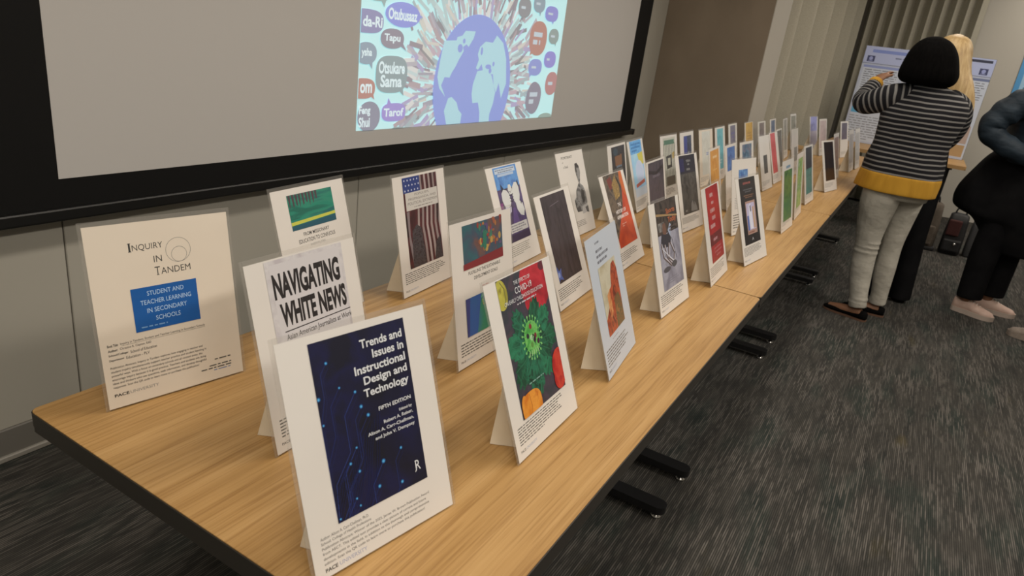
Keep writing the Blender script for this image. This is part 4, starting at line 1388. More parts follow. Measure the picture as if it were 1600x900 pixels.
FULL = (0.2, 0.03, 0.8, 0.8)
SIGNS = [
    ((0.180, 0.656, -0.171, 0.173), 'cream sign headed INQUIRY IN TANDEM with a blue box, leftmost on the table', 'cream', d_inquiry),
    ((0.567, 0.702, 0.106, 0.268), 'white sign with a green and yellow picture, FROM MISSIONARY EDUCATION TO CONFUCIUS below it', 'white', d_mission),
    ((0.265, 0.405, 0.023, 0.247), 'white sign with bold black NAVIGATING WHITE NEWS title, behind the navy cover', 'white', d_nav),
    ((0.127, 0.165, -0.173, 0.337), 'nearest sign, navy circuit cover titled Trends and Issues in Instructional Design', 'white', d_trends),
    ((0.863, 0.670, 0.079, 0.206), 'white sign with a stars and stripes cover about populism, propaganda and political extremism', 'white', d_populism),
    ((0.660, 0.363, 0.010, 0.194), 'white sign with two pictures, FULFILLING THE SUSTAINABLE DEVELOPMENT GOALS between them', 'white', d_sustain),
    ((1.240, 0.613, 0.070, 0.395), 'white sign with a white butterfly on a blue and violet cover', 'white', d_butterfly),
    ((0.483, 0.126, 0.029, 0.367), 'white sign with a COVID-19 cover of green leaves and red peppers', 'white', d_covid),
    ((1.082, 0.369, 0.079, 0.412), 'white sign with a very dark plum cover and a small blue shape low left', 'white',
     d_plain_dark('dark_plum', ['2c2326', '352a2e', '3b3034', '2a2124'], (0.15, 0.02, 0.84, 0.785), x_darkpurple, 21)),
    ((1.670, 0.630, 0.034, 0.369), 'white sign with a black and white photograph of a person in glasses', 'white', d_portrait),
    ((1.510, 0.382, 0.059, 0.451), 'white sign with a slanting orange and brown cover titled THE HISTORY OF', 'white', d_history),
    ((0.837, 0.141, 0.134, 0.354), 'pale grey sign with a red rock canyon picture below its title', 'white', d_canyon),
    ((1.998, 0.626, 0.086, 0.255), 'white sign with a dark night cover, left of the light blue and yellow cover', 'white', d_city),
    ((2.256, 0.630, 0.085, 0.340), 'white sign with a light blue and yellow cover carrying a red band', 'white', d_bluecap),
    ((1.823, 0.409, 0.063, 0.258), 'white sign with a dim plum-grey cover, behind the sports cover', 'white',
     d_plain_dark('plum_grey', ['3a333a', '453c44', '4d444b', '332d34'], (0.09, 0.02, 0.92, 0.785), x_plum, 22)),
    ((1.240, 0.159, -0.015, 0.330), 'white sign with a snowy sports cover and rust lettering', 'white', d_sport),
    ((2.570, 0.621, -0.015, 0.250), 'white sign with upright dark stripes like tree trunks on its cover', 'white', d_birches),
    ((2.835, 0.621, 0.009, 0.250), 'white sign with an indigo and steel cover, behind the tall charcoal cover', 'white', d_bluetower),
    ((2.124, 0.382, -0.073, 0.326), 'white sign with a tall charcoal cover and small grey title', 'white', d_charcoal),
    ((1.593, 0.138, 0.037, 0.327), 'white sign with a deep crimson cover, beside the visible table seam', 'white', d_red),
    ((1.898, 0.096, -0.126, 0.354), 'white sign with a black cover framing a small bright picture', 'white', d_black),
    ((2.264, 0.223, -0.195, 0.240), 'mostly white sign with a small blue label, peeping over the black cover', 'white', d_bluelabel),
    ((3.113, 0.609, -0.037, 0.250), 'nearly blank cream-white sign with a small blue print, left of the teal cover', 'cream',
     solid('cream_blank', ['c9c2b4', 'cfc8ba', 'c4bdaf'], FULL, None, 23, x_whitetop)),
    ((2.454, 0.381, 0.064, 0.254), 'white sign with an amber cover, in front of the nearly blank cream sign', 'white',
     solid('amber', ['c8883a', 'd09244', 'c07f34'], (0.1, 0.03, 0.86, 0.8), [(0.25, 0.1, 0.75, 0.16, 1, 'dcb988'), (0.25, 0.3, 0.75, 0.33, 1, 'd9a860')], 24)),
    ((3.389, 0.609, 0.019, 0.251), 'white sign with a turquoise cover in the back row', 'white',
     solid('turquoise', ['5b9fa6', '67aab0', '4f949c'], FULL, [(0.3, 0.6, 0.7, 0.7, 2, 'a8c4c4')], 25)),
    ((2.682, 0.372, 0.025, 0.251), 'white sign with a bright blue square picture, in front of the turquoise cover', 'white',
     solid('bright_blue', ['3a5f96', '4a72a8', '2f4f86'], (0.16, 0.04, 0.84, 0.40), None, 26)),
    ((2.904, 0.355, -0.058, 0.250), 'white sign with a blue-grey square picture, below the yellow cover', 'white',
     solid('blue_grey', ['4a6276', '7a6f78', '5f7a8c', '3f5668'], (0.16, 0.04, 0.84, 0.40), None, 27)),
    ((3.724, 0.623, 0.021, 0.250), 'white sign with a mauve-grey cover, right of the turquoise cover', 'white',
     solid('mauve_grey', ['6a6272', '746b78', '5f5868'], FULL, [(0.3, 0.15, 0.7, 0.3, 2, '5a4f8a')], 28)),
    ((4.036, 0.601, -0.004, 0.250), 'sign with a golden yellow cover in the back row', 'cream',
     solid('golden', ['c9993e', 'd2a44a', 'c08f36'], (0.12, 0.01, 0.92, 0.85), [(0.25, 0.2, 0.8, 0.5, 5, 'b0803a')], 29)),
    ((4.286, 0.575, -0.016, 0.250), 'white sign with a dusky rose-brown cover, right of the golden yellow cover', 'white',
     solid('rose_brown', ['75625f', '7f6c69', '6c5a57'], FULL, None, 30)),
    ((4.662, 0.577, 0.010, 0.250), 'small far sign with a slate blue cover, against the curtain left of the clear sleeves', 'white',
     solid('slate_blue', ['5a6478', '647086', '525c70'], FULL, None, 31)),
    ((3.392, 0.360, -0.038, 0.313), 'white sign with a small dark upright picture, left of the coral red cover', 'white',
     solid('dark_small', ['4a443e', '57504a', '3f3a35'], (0.32, 0.36, 0.68, 0.70), None, 32)),
    ((3.705, 0.367, -0.015, 0.333), 'white sign with a narrow coral red cover', 'white',
     solid('coral', ['b84444', 'c25050', 'ad3c3e'], (0.12, 0.01, 0.68, 0.80), None, 33)),
    ((3.955, 0.395, 0.034, 0.280), 'sign with a mottled dark grey cover, right of the coral red cover', 'white',
     solid('mottled_grey', ['5d5850', '6d675e', '4f4a44'], (0.14, 0.03, 0.9, 0.8), None, 34)),
    ((4.940, 0.543, 0.046, 0.250), 'thin far sign with a plain taupe print, seen nearly edge-on before the curtain', 'white',
     solid('taupe', ['8f8878', '97907f', '878070'], FULL, None, 35)),
    ((5.624, 0.603, -0.037, 0.250), 'faint far sign in a shining clear sleeve, the tallest against the curtain', 'white',
     solid('olive_grey', ['827c6a', '8a8472', '7a7462'], (0.1, 0.05, 0.9, 0.8), None, 36)),
    ((4.153, 0.346, -0.013, 0.251), 'whitish far sign with a grey spot, behind the lime green cover', 'white',
     solid('grey_spot', ['8a847a', '79746a'], (0.4, 0.4, 0.85, 0.7), None, 37)),
    ((2.502, 0.103, -0.027, 0.229), 'white sign with a leaf green cover near the front table edge', 'white',
     solid('leaf_green', ['4a6a3a', '3f6a44', '5a7a3a', '2f5238'], (0.16, 0.14, 0.86, 0.86), [(0.2, 0.06, 0.8, 0.13, 1, '7f97a8')], 38)),
    ((2.832, 0.115, 0.031, 0.203), 'white sign with a pale lime green cover, between the leaf green and dark teal covers', 'white',
     solid('lime', ['8aa058', '96aa66', '5f8a4a', 'a9b58a'], (0.2, 0.08, 0.85, 0.85), None, 39)),
    ((3.263, 0.129, -0.036, 0.266), 'white sign with a black and dark teal cover', 'white',
     solid('deep_teal', ['3f6a66', '4a7a72', '355c5a'], (0.16, 0.40, 0.86, 0.84), None, 40, lambda P, Cv: Cv.rect(0.16, 0.03, 0.86, 0.40, '2a2e36'))),
    ((3.790, 0.090, -0.183, 0.329), 'white sign with a tall black cover, last before the bare end of the table', 'white',
     solid('black_brown', ['1d1a20', '231c1e', '2c201c'], (0.16, 0.03, 0.88, 0.79), None, 41, lambda P, Cv: Cv.rect(0.16, 0.55, 0.88, 0.79, photo('umber', ['33241c', '2a1d18', '3d2a20'], 20)))),
    ((5.715, 0.460, -0.140, 0.249), 'far sign with a lilac cover against the curtain', 'white',
     solid('lilac', ['8a86b8', '9490c0', '807cae'], (0.1, 0.0, 0.9, 0.4), None, 42, lambda P, Cv: Cv.rect(0.1, 0.4, 0.9, 0.8, 'a89aa6'))),
    ((5.597, 0.372, -0.128, 0.249), 'far sign with a pale pink print, right of the lilac cover', 'white',
     solid('pale_pink', ['b39a94', 'baa29c', 'ab928c'], (0.1, 0.04, 0.9, 0.8), None, 43)),
    ((5.733, 0.229, -0.163, 0.249), 'far white sign with a dark purple picture, left of the research poster', 'white',
     solid('dark_purple', ['4a3f4e', '54485a', '413746'], (0.15, 0.04, 0.85, 0.5), None, 44)),
    ((4.893, 0.094, -0.036, 0.250), 'pale blurred far sign, left one of the pair beside the striped sweater', 'white',
     solid('pale_taupe', ['a39a94', 'aba29c', '9b928c'], (0.1, 0.1, 0.9, 0.8), None, 45)),
    ((5.137, 0.075, -0.046, 0.250), 'pale blurred far sign, right one of the pair beside the striped sweater', 'white',
     solid('pale_stone', ['aaa39c', 'b1aaa3', 'a39c95'], (0.1, 0.1, 0.9, 0.8), None, 46)),
    ((4.332, 0.126, -0.025, 0.250), 'far sign with a brick-brown print, right of the tall black cover', 'white',
     solid('brick_brown', ['7a5548', '84604f', '704c40'], (0.1, 0.08, 0.9, 0.8), None, 47)),
]
for s in SIGNS:
    book_sign(*s)

# ------------------------------------------------------------------ people
M_SKIN_D = noise_mat('skin_brown', [(0.3, (0.20, 0.095, 0.05)), (0.7, (0.25, 0.12, 0.065))], (12, 12, 12), 0.55, 3.0)
M_SKIN_L = noise_mat('skin_fair', [(0.3, (0.50, 0.29, 0.21)), (0.7, (0.56, 0.34, 0.25))], (12, 12, 12), 0.55, 3.0)
M_HAIR_B = noise_mat('hair_black', [(0.3, (0.0012, 0.0011, 0.0011)), (0.7, (0.003, 0.0027, 0.0027))], (90, 90, 6), 0.9, 4.0, 0.6, spec=0.05)
M_HAIR_Y = noise_mat('hair_blonde', [(0.3, (0.36, 0.235, 0.10)), (0.55, (0.50, 0.35, 0.165)), (0.75, (0.60, 0.45, 0.24))], (60, 60, 4), 0.5, 4.0, 0.6)
M_HAIR_BR = noise_mat('hair_dark_brown', [(0.3, (0.012, 0.009, 0.007)), (0.7, (0.03, 0.021, 0.015))], (70, 70, 5), 0.8, 4.0, 0.6, spec=0.15)
M_EYE = mat('eye_white', (0.7, 0.68, 0.65), 0.2)
M_IRIS = mat('eye_iris', (0.03, 0.015, 0.01), 0.2)
M_LIP = mat('lips', (0.30, 0.10, 0.08), 0.4)


def stripes():
    m = mat('striped_knit', (0.01, 0.01, 0.012), 0.9, spec=0.2)
    nt, ns, lk, b = nodes(m)
    uv = N(nt, 'ShaderNodeUVMap')
    sp = N(nt, 'ShaderNodeSeparateXYZ')
    lk.new(uv.outputs[0], sp.inputs[0])
    nz = N(nt, 'ShaderNodeTexNoise', i_Scale=6.0, i_Detail=2.0)
    lk.new(coords(nt, (1, 1, 1)), nz.inputs['Vector'])
    w = N(nt, 'ShaderNodeMath', operation='MULTIPLY_ADD', n_1=0.012)
    lk.new(nz.outputs['Fac'], w.inputs[0])
    lk.new(sp.outputs['Y'], w.inputs[2])
    d = N(nt, 'ShaderNodeMath', operation='DIVIDE', n_1=0.0262)
    lk.new(w.outputs[0], d.inputs[0])
    fr = N(nt, 'ShaderNodeMath', operation='FRACT')
    lk.new(d.outputs[0], fr.inputs[0])
    r = ramp(nt, [(0.0, (0.010, 0.010, 0.013)), (0.58, (0.011, 0.011, 0.014)), (0.67, (0.21, 0.205, 0.20)), (0.90, (0.21, 0.205, 0.20)), (0.98, (0.010, 0.010, 0.013))])
    lk.new(fr.outputs[0], r.inputs[0])
    lk.new(r.outputs[0], b.inputs['Base Color'])
    return m


M_STRIPE = stripes()
M_MUSTARD = noise_mat('mustard_rib', [(0.3, (0.42, 0.215, 0.012)), (0.7, (0.52, 0.275, 0.022))], (30, 30, 8), 0.85, 3.0, 0.2)
M_WHITEJ = noise_mat('white_jeans', [(0.3, (0.37, 0.352, 0.305)), (0.7, (0.45, 0.43, 0.378))], (7, 7, 10), 0.85, 4.0, 0.6, bdist=0.03)
M_BLACKC = noise_mat('black_cloth', [(0.3, (0.005, 0.005, 0.006)), (0.7, (0.010, 0.010, 0.011))], (8, 8, 8), 0.95, 3.0, 0.3, bdist=0.01, spec=0.08)
M_NAVY = noise_mat('navy_padded_cloth', [(0.3, (0.010, 0.017, 0.026)), (0.7, (0.022, 0.036, 0.052))], (7, 7, 16), 0.6, 3.0, 0.6, bdist=0.02, spec=0.25)
M_SHOE_BLK = mat('black_suede', (0.003, 0.0027, 0.0027), 0.9, spec=0.1)
M_SOLE_TAN = mat('tan_sole', (0.12, 0.06, 0.035), 0.8)
M_SNEAK = noise_mat('blush_sneaker', [(0.3, (0.52, 0.36, 0.30)), (0.7, (0.62, 0.46, 0.39))], (25, 25, 25), 0.7, 3.0)
M_SOLE_W = mat('cream_sole', (0.46, 0.38, 0.33), 0.7)
M_GREYSHOE = noise_mat('taupe_sneaker', [(0.3, (0.22, 0.18, 0.15)), (0.7, (0.30, 0.25, 0.21))], (25, 25, 25), 0.7, 3.0)
M_LACE = mat('pale_lace', (0.7, 0.62, 0.55), 0.8)


def V(*a):
    return Vector(a)


def hand(bm, wrist, tip_dir, back_dir, side, curl=0.5):
    """five-fingered hand added to the body mesh: tip_dir along the palm, back_dir out of the back of the hand, side = towards the thumb"""
    t, bk, s = Vector(tip_dir).normalized(), Vector(back_dir).normalized(), Vector(side).normalized()
    w = Vector(wrist)
    palm = [(w - t * 0.01, 0.026, 0.020), (w + t * 0.03, 0.036, 0.016), (w + t * 0.065, 0.041, 0.015), (w + t * 0.09, 0.038, 0.012)]
    tube(bm, [(*p, a, b) for p, a, b in palm], 12, 3, ref=s)
    for k, (off, ln) in enumerate(((0.030, 0.072), (0.010, 0.082), (-0.011, 0.076), (-0.031, 0.060))):
        b0 = w + t * 0.078 + s * off
        pts = [(*b0, 0.0092)]
        d = t.copy()
        p = b0
        for seg, f in enumerate((0.45, 0.32, 0.23)):
            ang = curl * (0.5 + 0.5 * seg)
            d = (t * math.cos(ang) - bk * math.sin(ang) + s * off * 1.2).normalized()
            p = p + d * ln * f
            pts.append((*p, 0.0090 - 0.0010 * (seg + 1)))
        tube(bm, pts, 8, 2, ref=s)
    b0 = w + t * 0.028 + s * 0.028
    d1 = (t * 0.6 + s * 0.75 - bk * 0.25).normalized()
    d2 = (t * 0.85 + s * 0.35 - bk * 0.4).normalized()
    p1 = b0 + d1 * 0.034
    p2 = p1 + d2 * 0.030
    tube(bm, [(*b0, 0.013), (*p1, 0.0105), (*p2, 0.0078)], 8, 3, ref=bk)


def head(bm, c, face, r=0.093):
    """skull, jaw, nose and ears; face = unit vector the person looks along"""
    f = Vector(face).normalized()
    up = Vector((0, 0, 1))
    l = up.cross(f).normalized()
    c = Vector(c)
    rings = []
    for z, fo, wx, dx in ((-0.122, 0.050, 0.022, 0.022), (-0.112, 0.040, 0.042, 0.045), (-0.085, 0.022, 0.060, 0.074), (-0.045, 0.006, 0.070, 0.092), (0.0, 0.0, 0.077, 0.100), (0.045, -0.004, 0.078, 0.100), (0.085, -0.008, 0.064, 0.082), (0.108, -0.012, 0.036, 0.048), (0.115, -0.014, 0.008, 0.010)):
        rings.append([c + up * z + f * (fo + dx * math.cos(2 * PI * k / 22)) + l * (wx * math.sin(2 * PI * k / 22)) for k in range(22)])
    skin_rings(bm, rings)
    n0 = c + f * 0.088
    tube(bm, [(*(n0 + up * 0.012), 0.007), (*(n0 + f * 0.010 - up * 0.012), 0.010), (*(n0 + f * 0.018 - up * 0.028), 0.013), (*(n0 - up * 0.040), 0.007)], 8, 3, ref=l)
    for s in (-1, 1):
        e = c + l * (0.077 * s) - up * 0.008 - f * 0.008
        tube(bm, [(*(e - up * 0.028), 0.008, 0.004), (*(e + l * 0.008 * s), 0.016, 0.007), (*(e + up * 0.026 + l * 0.006 * s), 0.013, 0.006)], 8, 3, ref=f)


def face_bits(root, c, face, off):
    f = Vector(face).normalized()
    up = Vector((0, 0, 1))
    l = up.cross(f).normalized()
    c = Vector(c) - off
    for s in (-1, 1):
        bm = bmesh.new()
        e = c + f * 0.083 + l * (0.031 * s) + up * 0.006
        bmesh.ops.create_uvsphere(bm, u_segments=12, v_segments=8, radius=0.0125, matrix=Matrix.Translation(e))
        bmesh.ops.create_uvsphere(bm, u_segments=10, v_segments=6, radius=0.0065, matrix=Matrix.Translation(e + f * 0.0075))
        for fc in bm.faces:
            fc.smooth = True
            fc.material_index = 1 if (fc.calc_center_median() - (e + f * 0.0085)).length < 0.0070 else 0
        build('eye', bm, [M_EYE, M_IRIS], root)
    bm = bmesh.new()
    m = c + f * 0.091 - up * 0.062
    tube(bm, [(*(m - l * 0.024 - f * 0.008), 0.002, 0.002), (*(m - l * 0.010), 0.006, 0.004), (*(m + f * 0.002), 0.0055, 0.004), (*(m + l * 0.010), 0.006, 0.004), (*(m + l * 0.024 - f * 0.008), 0.002, 0.002)], 8, 3)
    build('mouth', bm, M_LIP, root)


def shoe(root, name, heel, toe, m_up, m_sole, low=False, laces=False, off=None):
    """shoe from heel to toe on the floor: upper, sole and laces"""
    h, t = Vector((*heel, 0)), Vector((*toe, 0))
    d = (t - h)
    L = d.length
    d.normalize()
    s = Vector((-d.y, d.x, 0))
    prof = [(0.0, 0.022, 0.085), (0.06, 0.032, 0.100), (0.20, 0.035, 0.095), (0.36, 0.037, 0.100), (0.52, 0.043, 0.082), (0.75, 0.047, 0.062), (0.92, 0.036, 0.050), (1.0, 0.014, 0.032)]
    if low:
        prof = [(a, b * 0.92, c * (0.60 if a < 0.6 else 0.66)) for a, b, c in prof]
    zb = 0.014 if not low else 0.008
    rings = []
    for a, w, z in catmull(prof, 4):
        r = []
        for k in range(16):
            an = 2 * PI * k / 16
            x = math.cos(an)
            y = math.sin(an)
            x = math.copysign(abs(x) ** 0.8, x)
            zz = zb + (z - zb) * (0.5 + 0.5 * math.copysign(abs(y) ** 0.7, y))
            r.append(h + d * (a * L) + s * (w * x * (1.0 if y < 0 else 1.0 - 0.35 * y)) + Vector((0, 0, zz)) - off)
        rings.append(r)
    bm = bmesh.new()
    skin_rings(bm, rings)
    up = build(name, bm, m_up, root, smooth=True)
    out = [(h + d * (a * L) + s * (w * 1.06)) for a, w, z in catmull(prof, 4)] + [(h + d * (a * L) - s * (w * 1.06)) for a, w, z in catmull(prof, 4)[::-1]]
    out = [h - d * 0.006] + out[:len(out) // 2] + [t + d * 0.006] + out[len(out) // 2:]
    bm = bmesh.new()
    prism(bm, [((p - off).x, (p - off).y) for p in out], 0.0, 0.030 if not low else 0.009)
    build('sole', bm, m_sole, up)
    if laces:
        bm = bmesh.new()
        for k in range(4):
            a = 0.40 + 0.075 * k
            z = 0.101 - 0.0095 * k
            q = h + d * (a * L) - off
            tube(bm, [(*(q - s * 0.022 + V(0, 0, z - 0.012)), 0.003), (*(q + V(0, 0, z)), 0.0035), (*(q + s * 0.022 + V(0, 0, z - 0.012)), 0.003)], 6, 3)
        build('lace', bm, M_LACE, up)
    return up


def offs(pts, o):
    return [(p[0] - o.x, p[1] - o.y, p[2] - o.z, *p[3:]) for p in pts]


def soffs(rings, o):
    return [(r[0] - o.z, r[1] - o.x, r[2] - o.y, *r[3:]) for r in rings]


def hair_shell(root, rings, m, centre, face, off, cut=0.62, top=0.075, thick=0.018, wave=0.03):
    """hair as a thick shell, left open over the face"""
    bm = bmesh.new()

    def nz(a, z):
        return wave * math.sin(9 * a + 5 * z) * 0.5 + wave * 0.5 * math.sin(23 * a)
    stack(bm, soffs(rings, off), 44, 6, noise=nz)
    f = Vector(face).normalized()
    c = Vector(centre) - off
    kill = []
    for fc in bm.faces:
        q = fc.calc_center_median() - c
        h = Vector((q.x, q.y, 0))
        if h.length > 1e-5 and q.z < top and h.normalized().dot(f) > cut:
            kill.append(fc)
    bmesh.ops.delete(bm, geom=kill, context='FACES')
    o = build('hair', bm, m, root, smooth=True)
    sm = o.modifiers.new('thickness', 'SOLIDIFY')
    sm.thickness = thick
    return o


def body(root, off, skin, parts, hands=(), hd=None, vox=0.006):
    bm = bmesh.new()
    for p in parts:
        if p[0] == 'tube':
            tube(bm, offs(p[1], off), 14, 4)
        else:
            stack(bm, soffs(p[1], off), 22, 4)
    for h in hands:
        hand(bm, Vector(h[0]) - off, *h[1:])
    if hd:
        head(bm, Vector(hd[0]) - off, hd[1])
    o = build('body', bm, skin, root, smooth=True)
    remesh(o, vox, 2)
    return o


# ---- the woman in the striped sweater
off = Vector((4.06, -0.20, 0.0))
w = empty('person', off)
tag(w, 'person with a black bob, striped black and white sweater and white jeans, reaching forward', 'person', 'people standing by the tables')
FD = Vector((0.80, 0.60, 0))
HC = V(4.07, -0.185, 1.478)
body(w, off, M_SKIN_D, [
    ('stack', [(0.76, 4.07, -0.22, 0.13, 0.16), (0.90, 4.07, -0.215, 0.135, 0.16), (1.05, 4.065, -0.215, 0.11, 0.13), (1.20, 4.075, -0.225, 0.13, 0.16), (1.31, 4.08, -0.235, 0.085, 0.125), (1.35, 4.075, -0.22, 0.06, 0.07), (1.41, 4.075, -0.20, 0.055, 0.055)]),
    ('tube', [(4.07, -0.14, 1.28, 0.050), (4.06, -0.05, 1.265, 0.046), (4.075, 0.02, 1.242, 0.042), (4.115, 0.075, 1.228, 0.038), (4.20, 0.075, 1.285, 0.036), (4.275, 0.055, 1.345, 0.027)]),
    ('tube', [(4.19, -0.36, 1.29, 0.055), (4.27, -0.40, 1.16, 0.05), (4.33, -0.36, 1.05, 0.042), (4.40, -0.24, 1.06, 0.034), (4.46, -0.16, 1.08, 0.027)]),
    ('tube', [(4.00, -0.165, 0.80, 0.085), (4.01, -0.16, 0.62, 0.062), (4.018, -0.163, 0.44, 0.044), (4.012, -0.18, 0.27, 0.036), (3.998, -0.215, 0.08, 0.033)]),
    ('tube', [(4.15, -0.275, 0.80, 0.085), (4.16, -0.277, 0.62, 0.062), (4.17, -0.284, 0.44, 0.042), (4.171, -0.295, 0.27, 0.034), (4.175, -0.31, 0.08, 0.032)]),
    ('tube', [(3.995, -0.245, 0.045, 0.028), (4.02, -0.14, 0.035, 0.028), (4.05, -0.06, 0.025, 0.018)]),
    ('tube', [(4.18, -0.33, 0.045, 0.028), (4.172, -0.23, 0.035, 0.028), (4.168, -0.175, 0.025, 0.018)]),
], hands=[((4.275, 0.055, 1.345), (0.85, -0.15, 0.45), (-0.35, 0.55, 0.65), (0.15, -0.8, 0.5), 0.5),
          ((4.46, -0.16, 1.08), (0.6, 0.75, 0.15), (0.5, -0.4, 0.75), (-0.6, 0.5, 0.4), 0.6)], hd=(HC, FD))
face_bits(w, HC, FD, off)
# jeans
bm = bmesh.new()
for leg in ([(4.005, -0.165, 0.86, 0.105), (4.005, -0.155, 0.70, 0.100), (4.015, -0.155, 0.56, 0.080), (4.02, -0.163, 0.44, 0.065), (4.015, -0.175, 0.30, 0.062), (4.00, -0.20, 0.16, 0.051), (3.995, -0.215, 0.075, 0.050)],
            [(4.15, -0.285, 0.86, 0.105), (4.155, -0.275, 0.70, 0.098), (4.165, -0.278, 0.56, 0.078), (4.17, -0.284, 0.44, 0.062), (4.17, -0.292, 0.30, 0.060), (4.172, -0.306, 0.16, 0.049), (4.175, -0.312, 0.075, 0.048)]):
    tube(bm, offs(leg, off), 18, 5)
stack(bm, soffs([(0.74, 4.075, -0.22, 0.14, 0.165), (0.82, 4.075, -0.215, 0.155, 0.185), (0.93, 4.07, -0.21, 0.145, 0.172)], off), 26, 4)
for z, e in ((0.47, 0.012), (0.44, 0.010), (0.41, 0.012), (0.13, 0.010), (0.105, 0.012)):     # creases at the knee and hem
    stack(bm, soffs([(z - 0.008, 4.018 if z > 0.3 else 3.998, -0.165 if z > 0.3 else -0.208, 0.058 if z > 0.3 else 0.046, 0.058 if z > 0.3 else 0.046), (z, 4.018 if z > 0.3 else 3.998, -0.165 if z > 0.3 else -0.208, 0.066 + e * 0.3 if z > 0.3 else 0.055, 0.066 + e * 0.3 if z > 0.3 else 0.055), (z + 0.008, 4.018 if z > 0.3 else 3.998, -0.165 if z > 0.3 else -0.208, 0.058 if z > 0.3 else 0.046, 0.058 if z > 0.3 else 0.046)], off), 20, 2)
o = build('trousers', bm, M_WHITEJ, w, smooth=True)
remesh(o, 0.007, 2)
# sweater
bm = bmesh.new()


def folds(a, z):
    return 0.02 * math.sin(5 * a + 9 * z) + 0.012 * math.sin(11 * a - 14 * z)


stack(bm, soffs([(0.868, 4.07, -0.213, 0.185, 0.208), (0.94, 4.07, -0.212, 0.178, 0.203), (1.03, 4.07, -0.215, 0.162, 0.190), (1.12, 4.075, -0.222, 0.165, 0.197), (1.20, 4.08, -0.229, 0.168, 0.206), (1.26, 4.085, -0.236, 0.155, 0.200), (1.305, 4.085, -0.237, 0.13, 0.178), (1.335, 4.083, -0.232, 0.105, 0.140), (1.36, 4.08, -0.217, 0.078, 0.088), (1.375, 4.077, -0.207, 0.068, 0.072)], off), 40, 6, noise=folds)
tw = build('sweater', bm, M_STRIPE, w, smooth=True)
bm = bmesh.new()
stack(bm, soffs([(0.778, 4.068, -0.210, 0.188, 0.208), (0.782, 4.068, -0.210, 0.194, 0.214), (0.83, 4.07, -0.212, 0.192, 0.213), (0.872, 4.07, -0.213, 0.187, 0.210), (0.876, 4.07, -0.213, 0.180, 0.204)], off), 40, 4, noise=folds)
o = build('hem_band', bm, M_MUSTARD, w, smooth=True)
o['label'] = 'mustard yellow hem band'
for pts, cuff in (([(4.06, -0.14, 1.28, 0.082), (4.052, -0.07, 1.272, 0.079), (4.066, 0.005, 1.248, 0.070), (4.10, 0.068, 1.224, 0.063), (4.15, 0.09, 1.240, 0.056), (4.20, 0.078, 1.285, 0.049), (4.25, 0.062, 1.325, 0.042)], ((4.245, 0.064, 1.321, 0.043), (4.268, 0.057, 1.340, 0.041))),
                  ([(4.14, -0.33, 1.285, 0.075), (4.20, -0.385, 1.255, 0.072), (4.265, -0.405, 1.17, 0.066), (4.33, -0.37, 1.07, 0.060), (4.37, -0.30, 1.052, 0.053), (4.41, -0.225, 1.065, 0.045), (4.43, -0.195, 1.07, 0.042)], ((4.428, -0.197, 1.07, 0.043), (4.452, -0.168, 1.078, 0.041)))):
    bm = bmesh.new()
    tube(bm, offs(pts, off), 20, 6)
    sl = build('sleeve', bm, M_STRIPE, w, smooth=True)
    bm = bmesh.new()
    tube(bm, offs(cuff, off), 18, 3)
    c = build('cuff', bm, M_MUSTARD, sl, smooth=True)
    c['label'] = 'mustard yellow cuff'
hair_shell(w, [(1.358, 4.05, -0.193, 0.085, 0.09), (1.364, 4.05, -0.193, 0.112, 0.116), (1.385, 4.05, -0.193, 0.136, 0.138), (1.42, 4.055, -0.194, 0.142, 0.144), (1.46, 4.06, -0.192, 0.137, 0.136), (1.52, 4.065, -0.188, 0.122, 0.118), (1.565, 4.068, -0.185, 0.097, 0.092), (1.592, 4.07, -0.183, 0.066, 0.062), (1.606, 4.07, -0.183, 0.030, 0.028), (1.609, 4.07, -0.183, 0.006, 0.006)], M_HAIR_B, HC, FD, off, 0.70, 0.03)
shoe(w, 'shoe', (3.985, -0.280), (4.065, -0.035), M_SHOE_BLK, M_SOLE_TAN, True, False, off)
shoe(w, 'shoe', (4.185, -0.365), (4.165, -0.125), M_SHOE_BLK, M_SOLE_TAN, True, False, off)

# ---- the blonde person behind her
off = Vector((4.66, -0.33, 0.0))
w = empty('person', off)
tag(w, 'person with long blonde hair and wide black trousers behind the striped sweater', 'person', 'people standing by the tables')
FD = Vector((0.97, 0.24, 0))
HC = V(4.68, -0.275, 1.545)
body(w, off, M_SKIN_L, [
    ('stack', [(0.80, 4.67, -0.29, 0.10, 0.14), (0.95, 4.67, -0.285, 0.10, 0.135), (1.08, 4.67, -0.28, 0.09, 0.115), (1.25, 4.675, -0.28, 0.10, 0.14), (1.37, 4.675, -0.28, 0.07, 0.13), (1.42, 4.675, -0.278, 0.05, 0.06), (1.48, 4.68, -0.276, 0.048, 0.048)]),
    ('tube', [(4.675, -0.39, 1.355, 0.045), (4.70, -0.43, 1.22, 0.04), (4.76, -0.42, 1.08, 0.036), (4.90, -0.37, 1.08, 0.03), (4.99, -0.31, 1.10, 0.024)]),
    ('tube', [(4.675, -0.14, 1.355, 0.045), (4.70, -0.09, 1.22, 0.04), (4.76, -0.11, 1.08, 0.036), (4.90, -0.17, 1.08, 0.03), (4.99, -0.22, 1.10, 0.024)]),
    ('tube', [(4.66, -0.21, 0.86, 0.08), (4.65, -0.22, 0.46, 0.05), (4.63, -0.25, 0.08, 0.035)]),
    ('tube', [(4.66, -0.37, 0.86, 0.08), (4.65, -0.40, 0.46, 0.05), (4.63, -0.43, 0.08, 0.035)]),
], hands=[((4.99, -0.31, 1.10), (0.8, 0.5, 0.1), (0.1, -0.3, 0.9), (-0.4, 0.8, 0.3), 0.6), ((4.99, -0.22, 1.10), (0.8, -0.4, 0.1), (0.1, 0.3, 0.9), (-0.4, -0.8, 0.3), 0.6)], hd=(HC, FD))
face_bits(w, HC, FD, off)
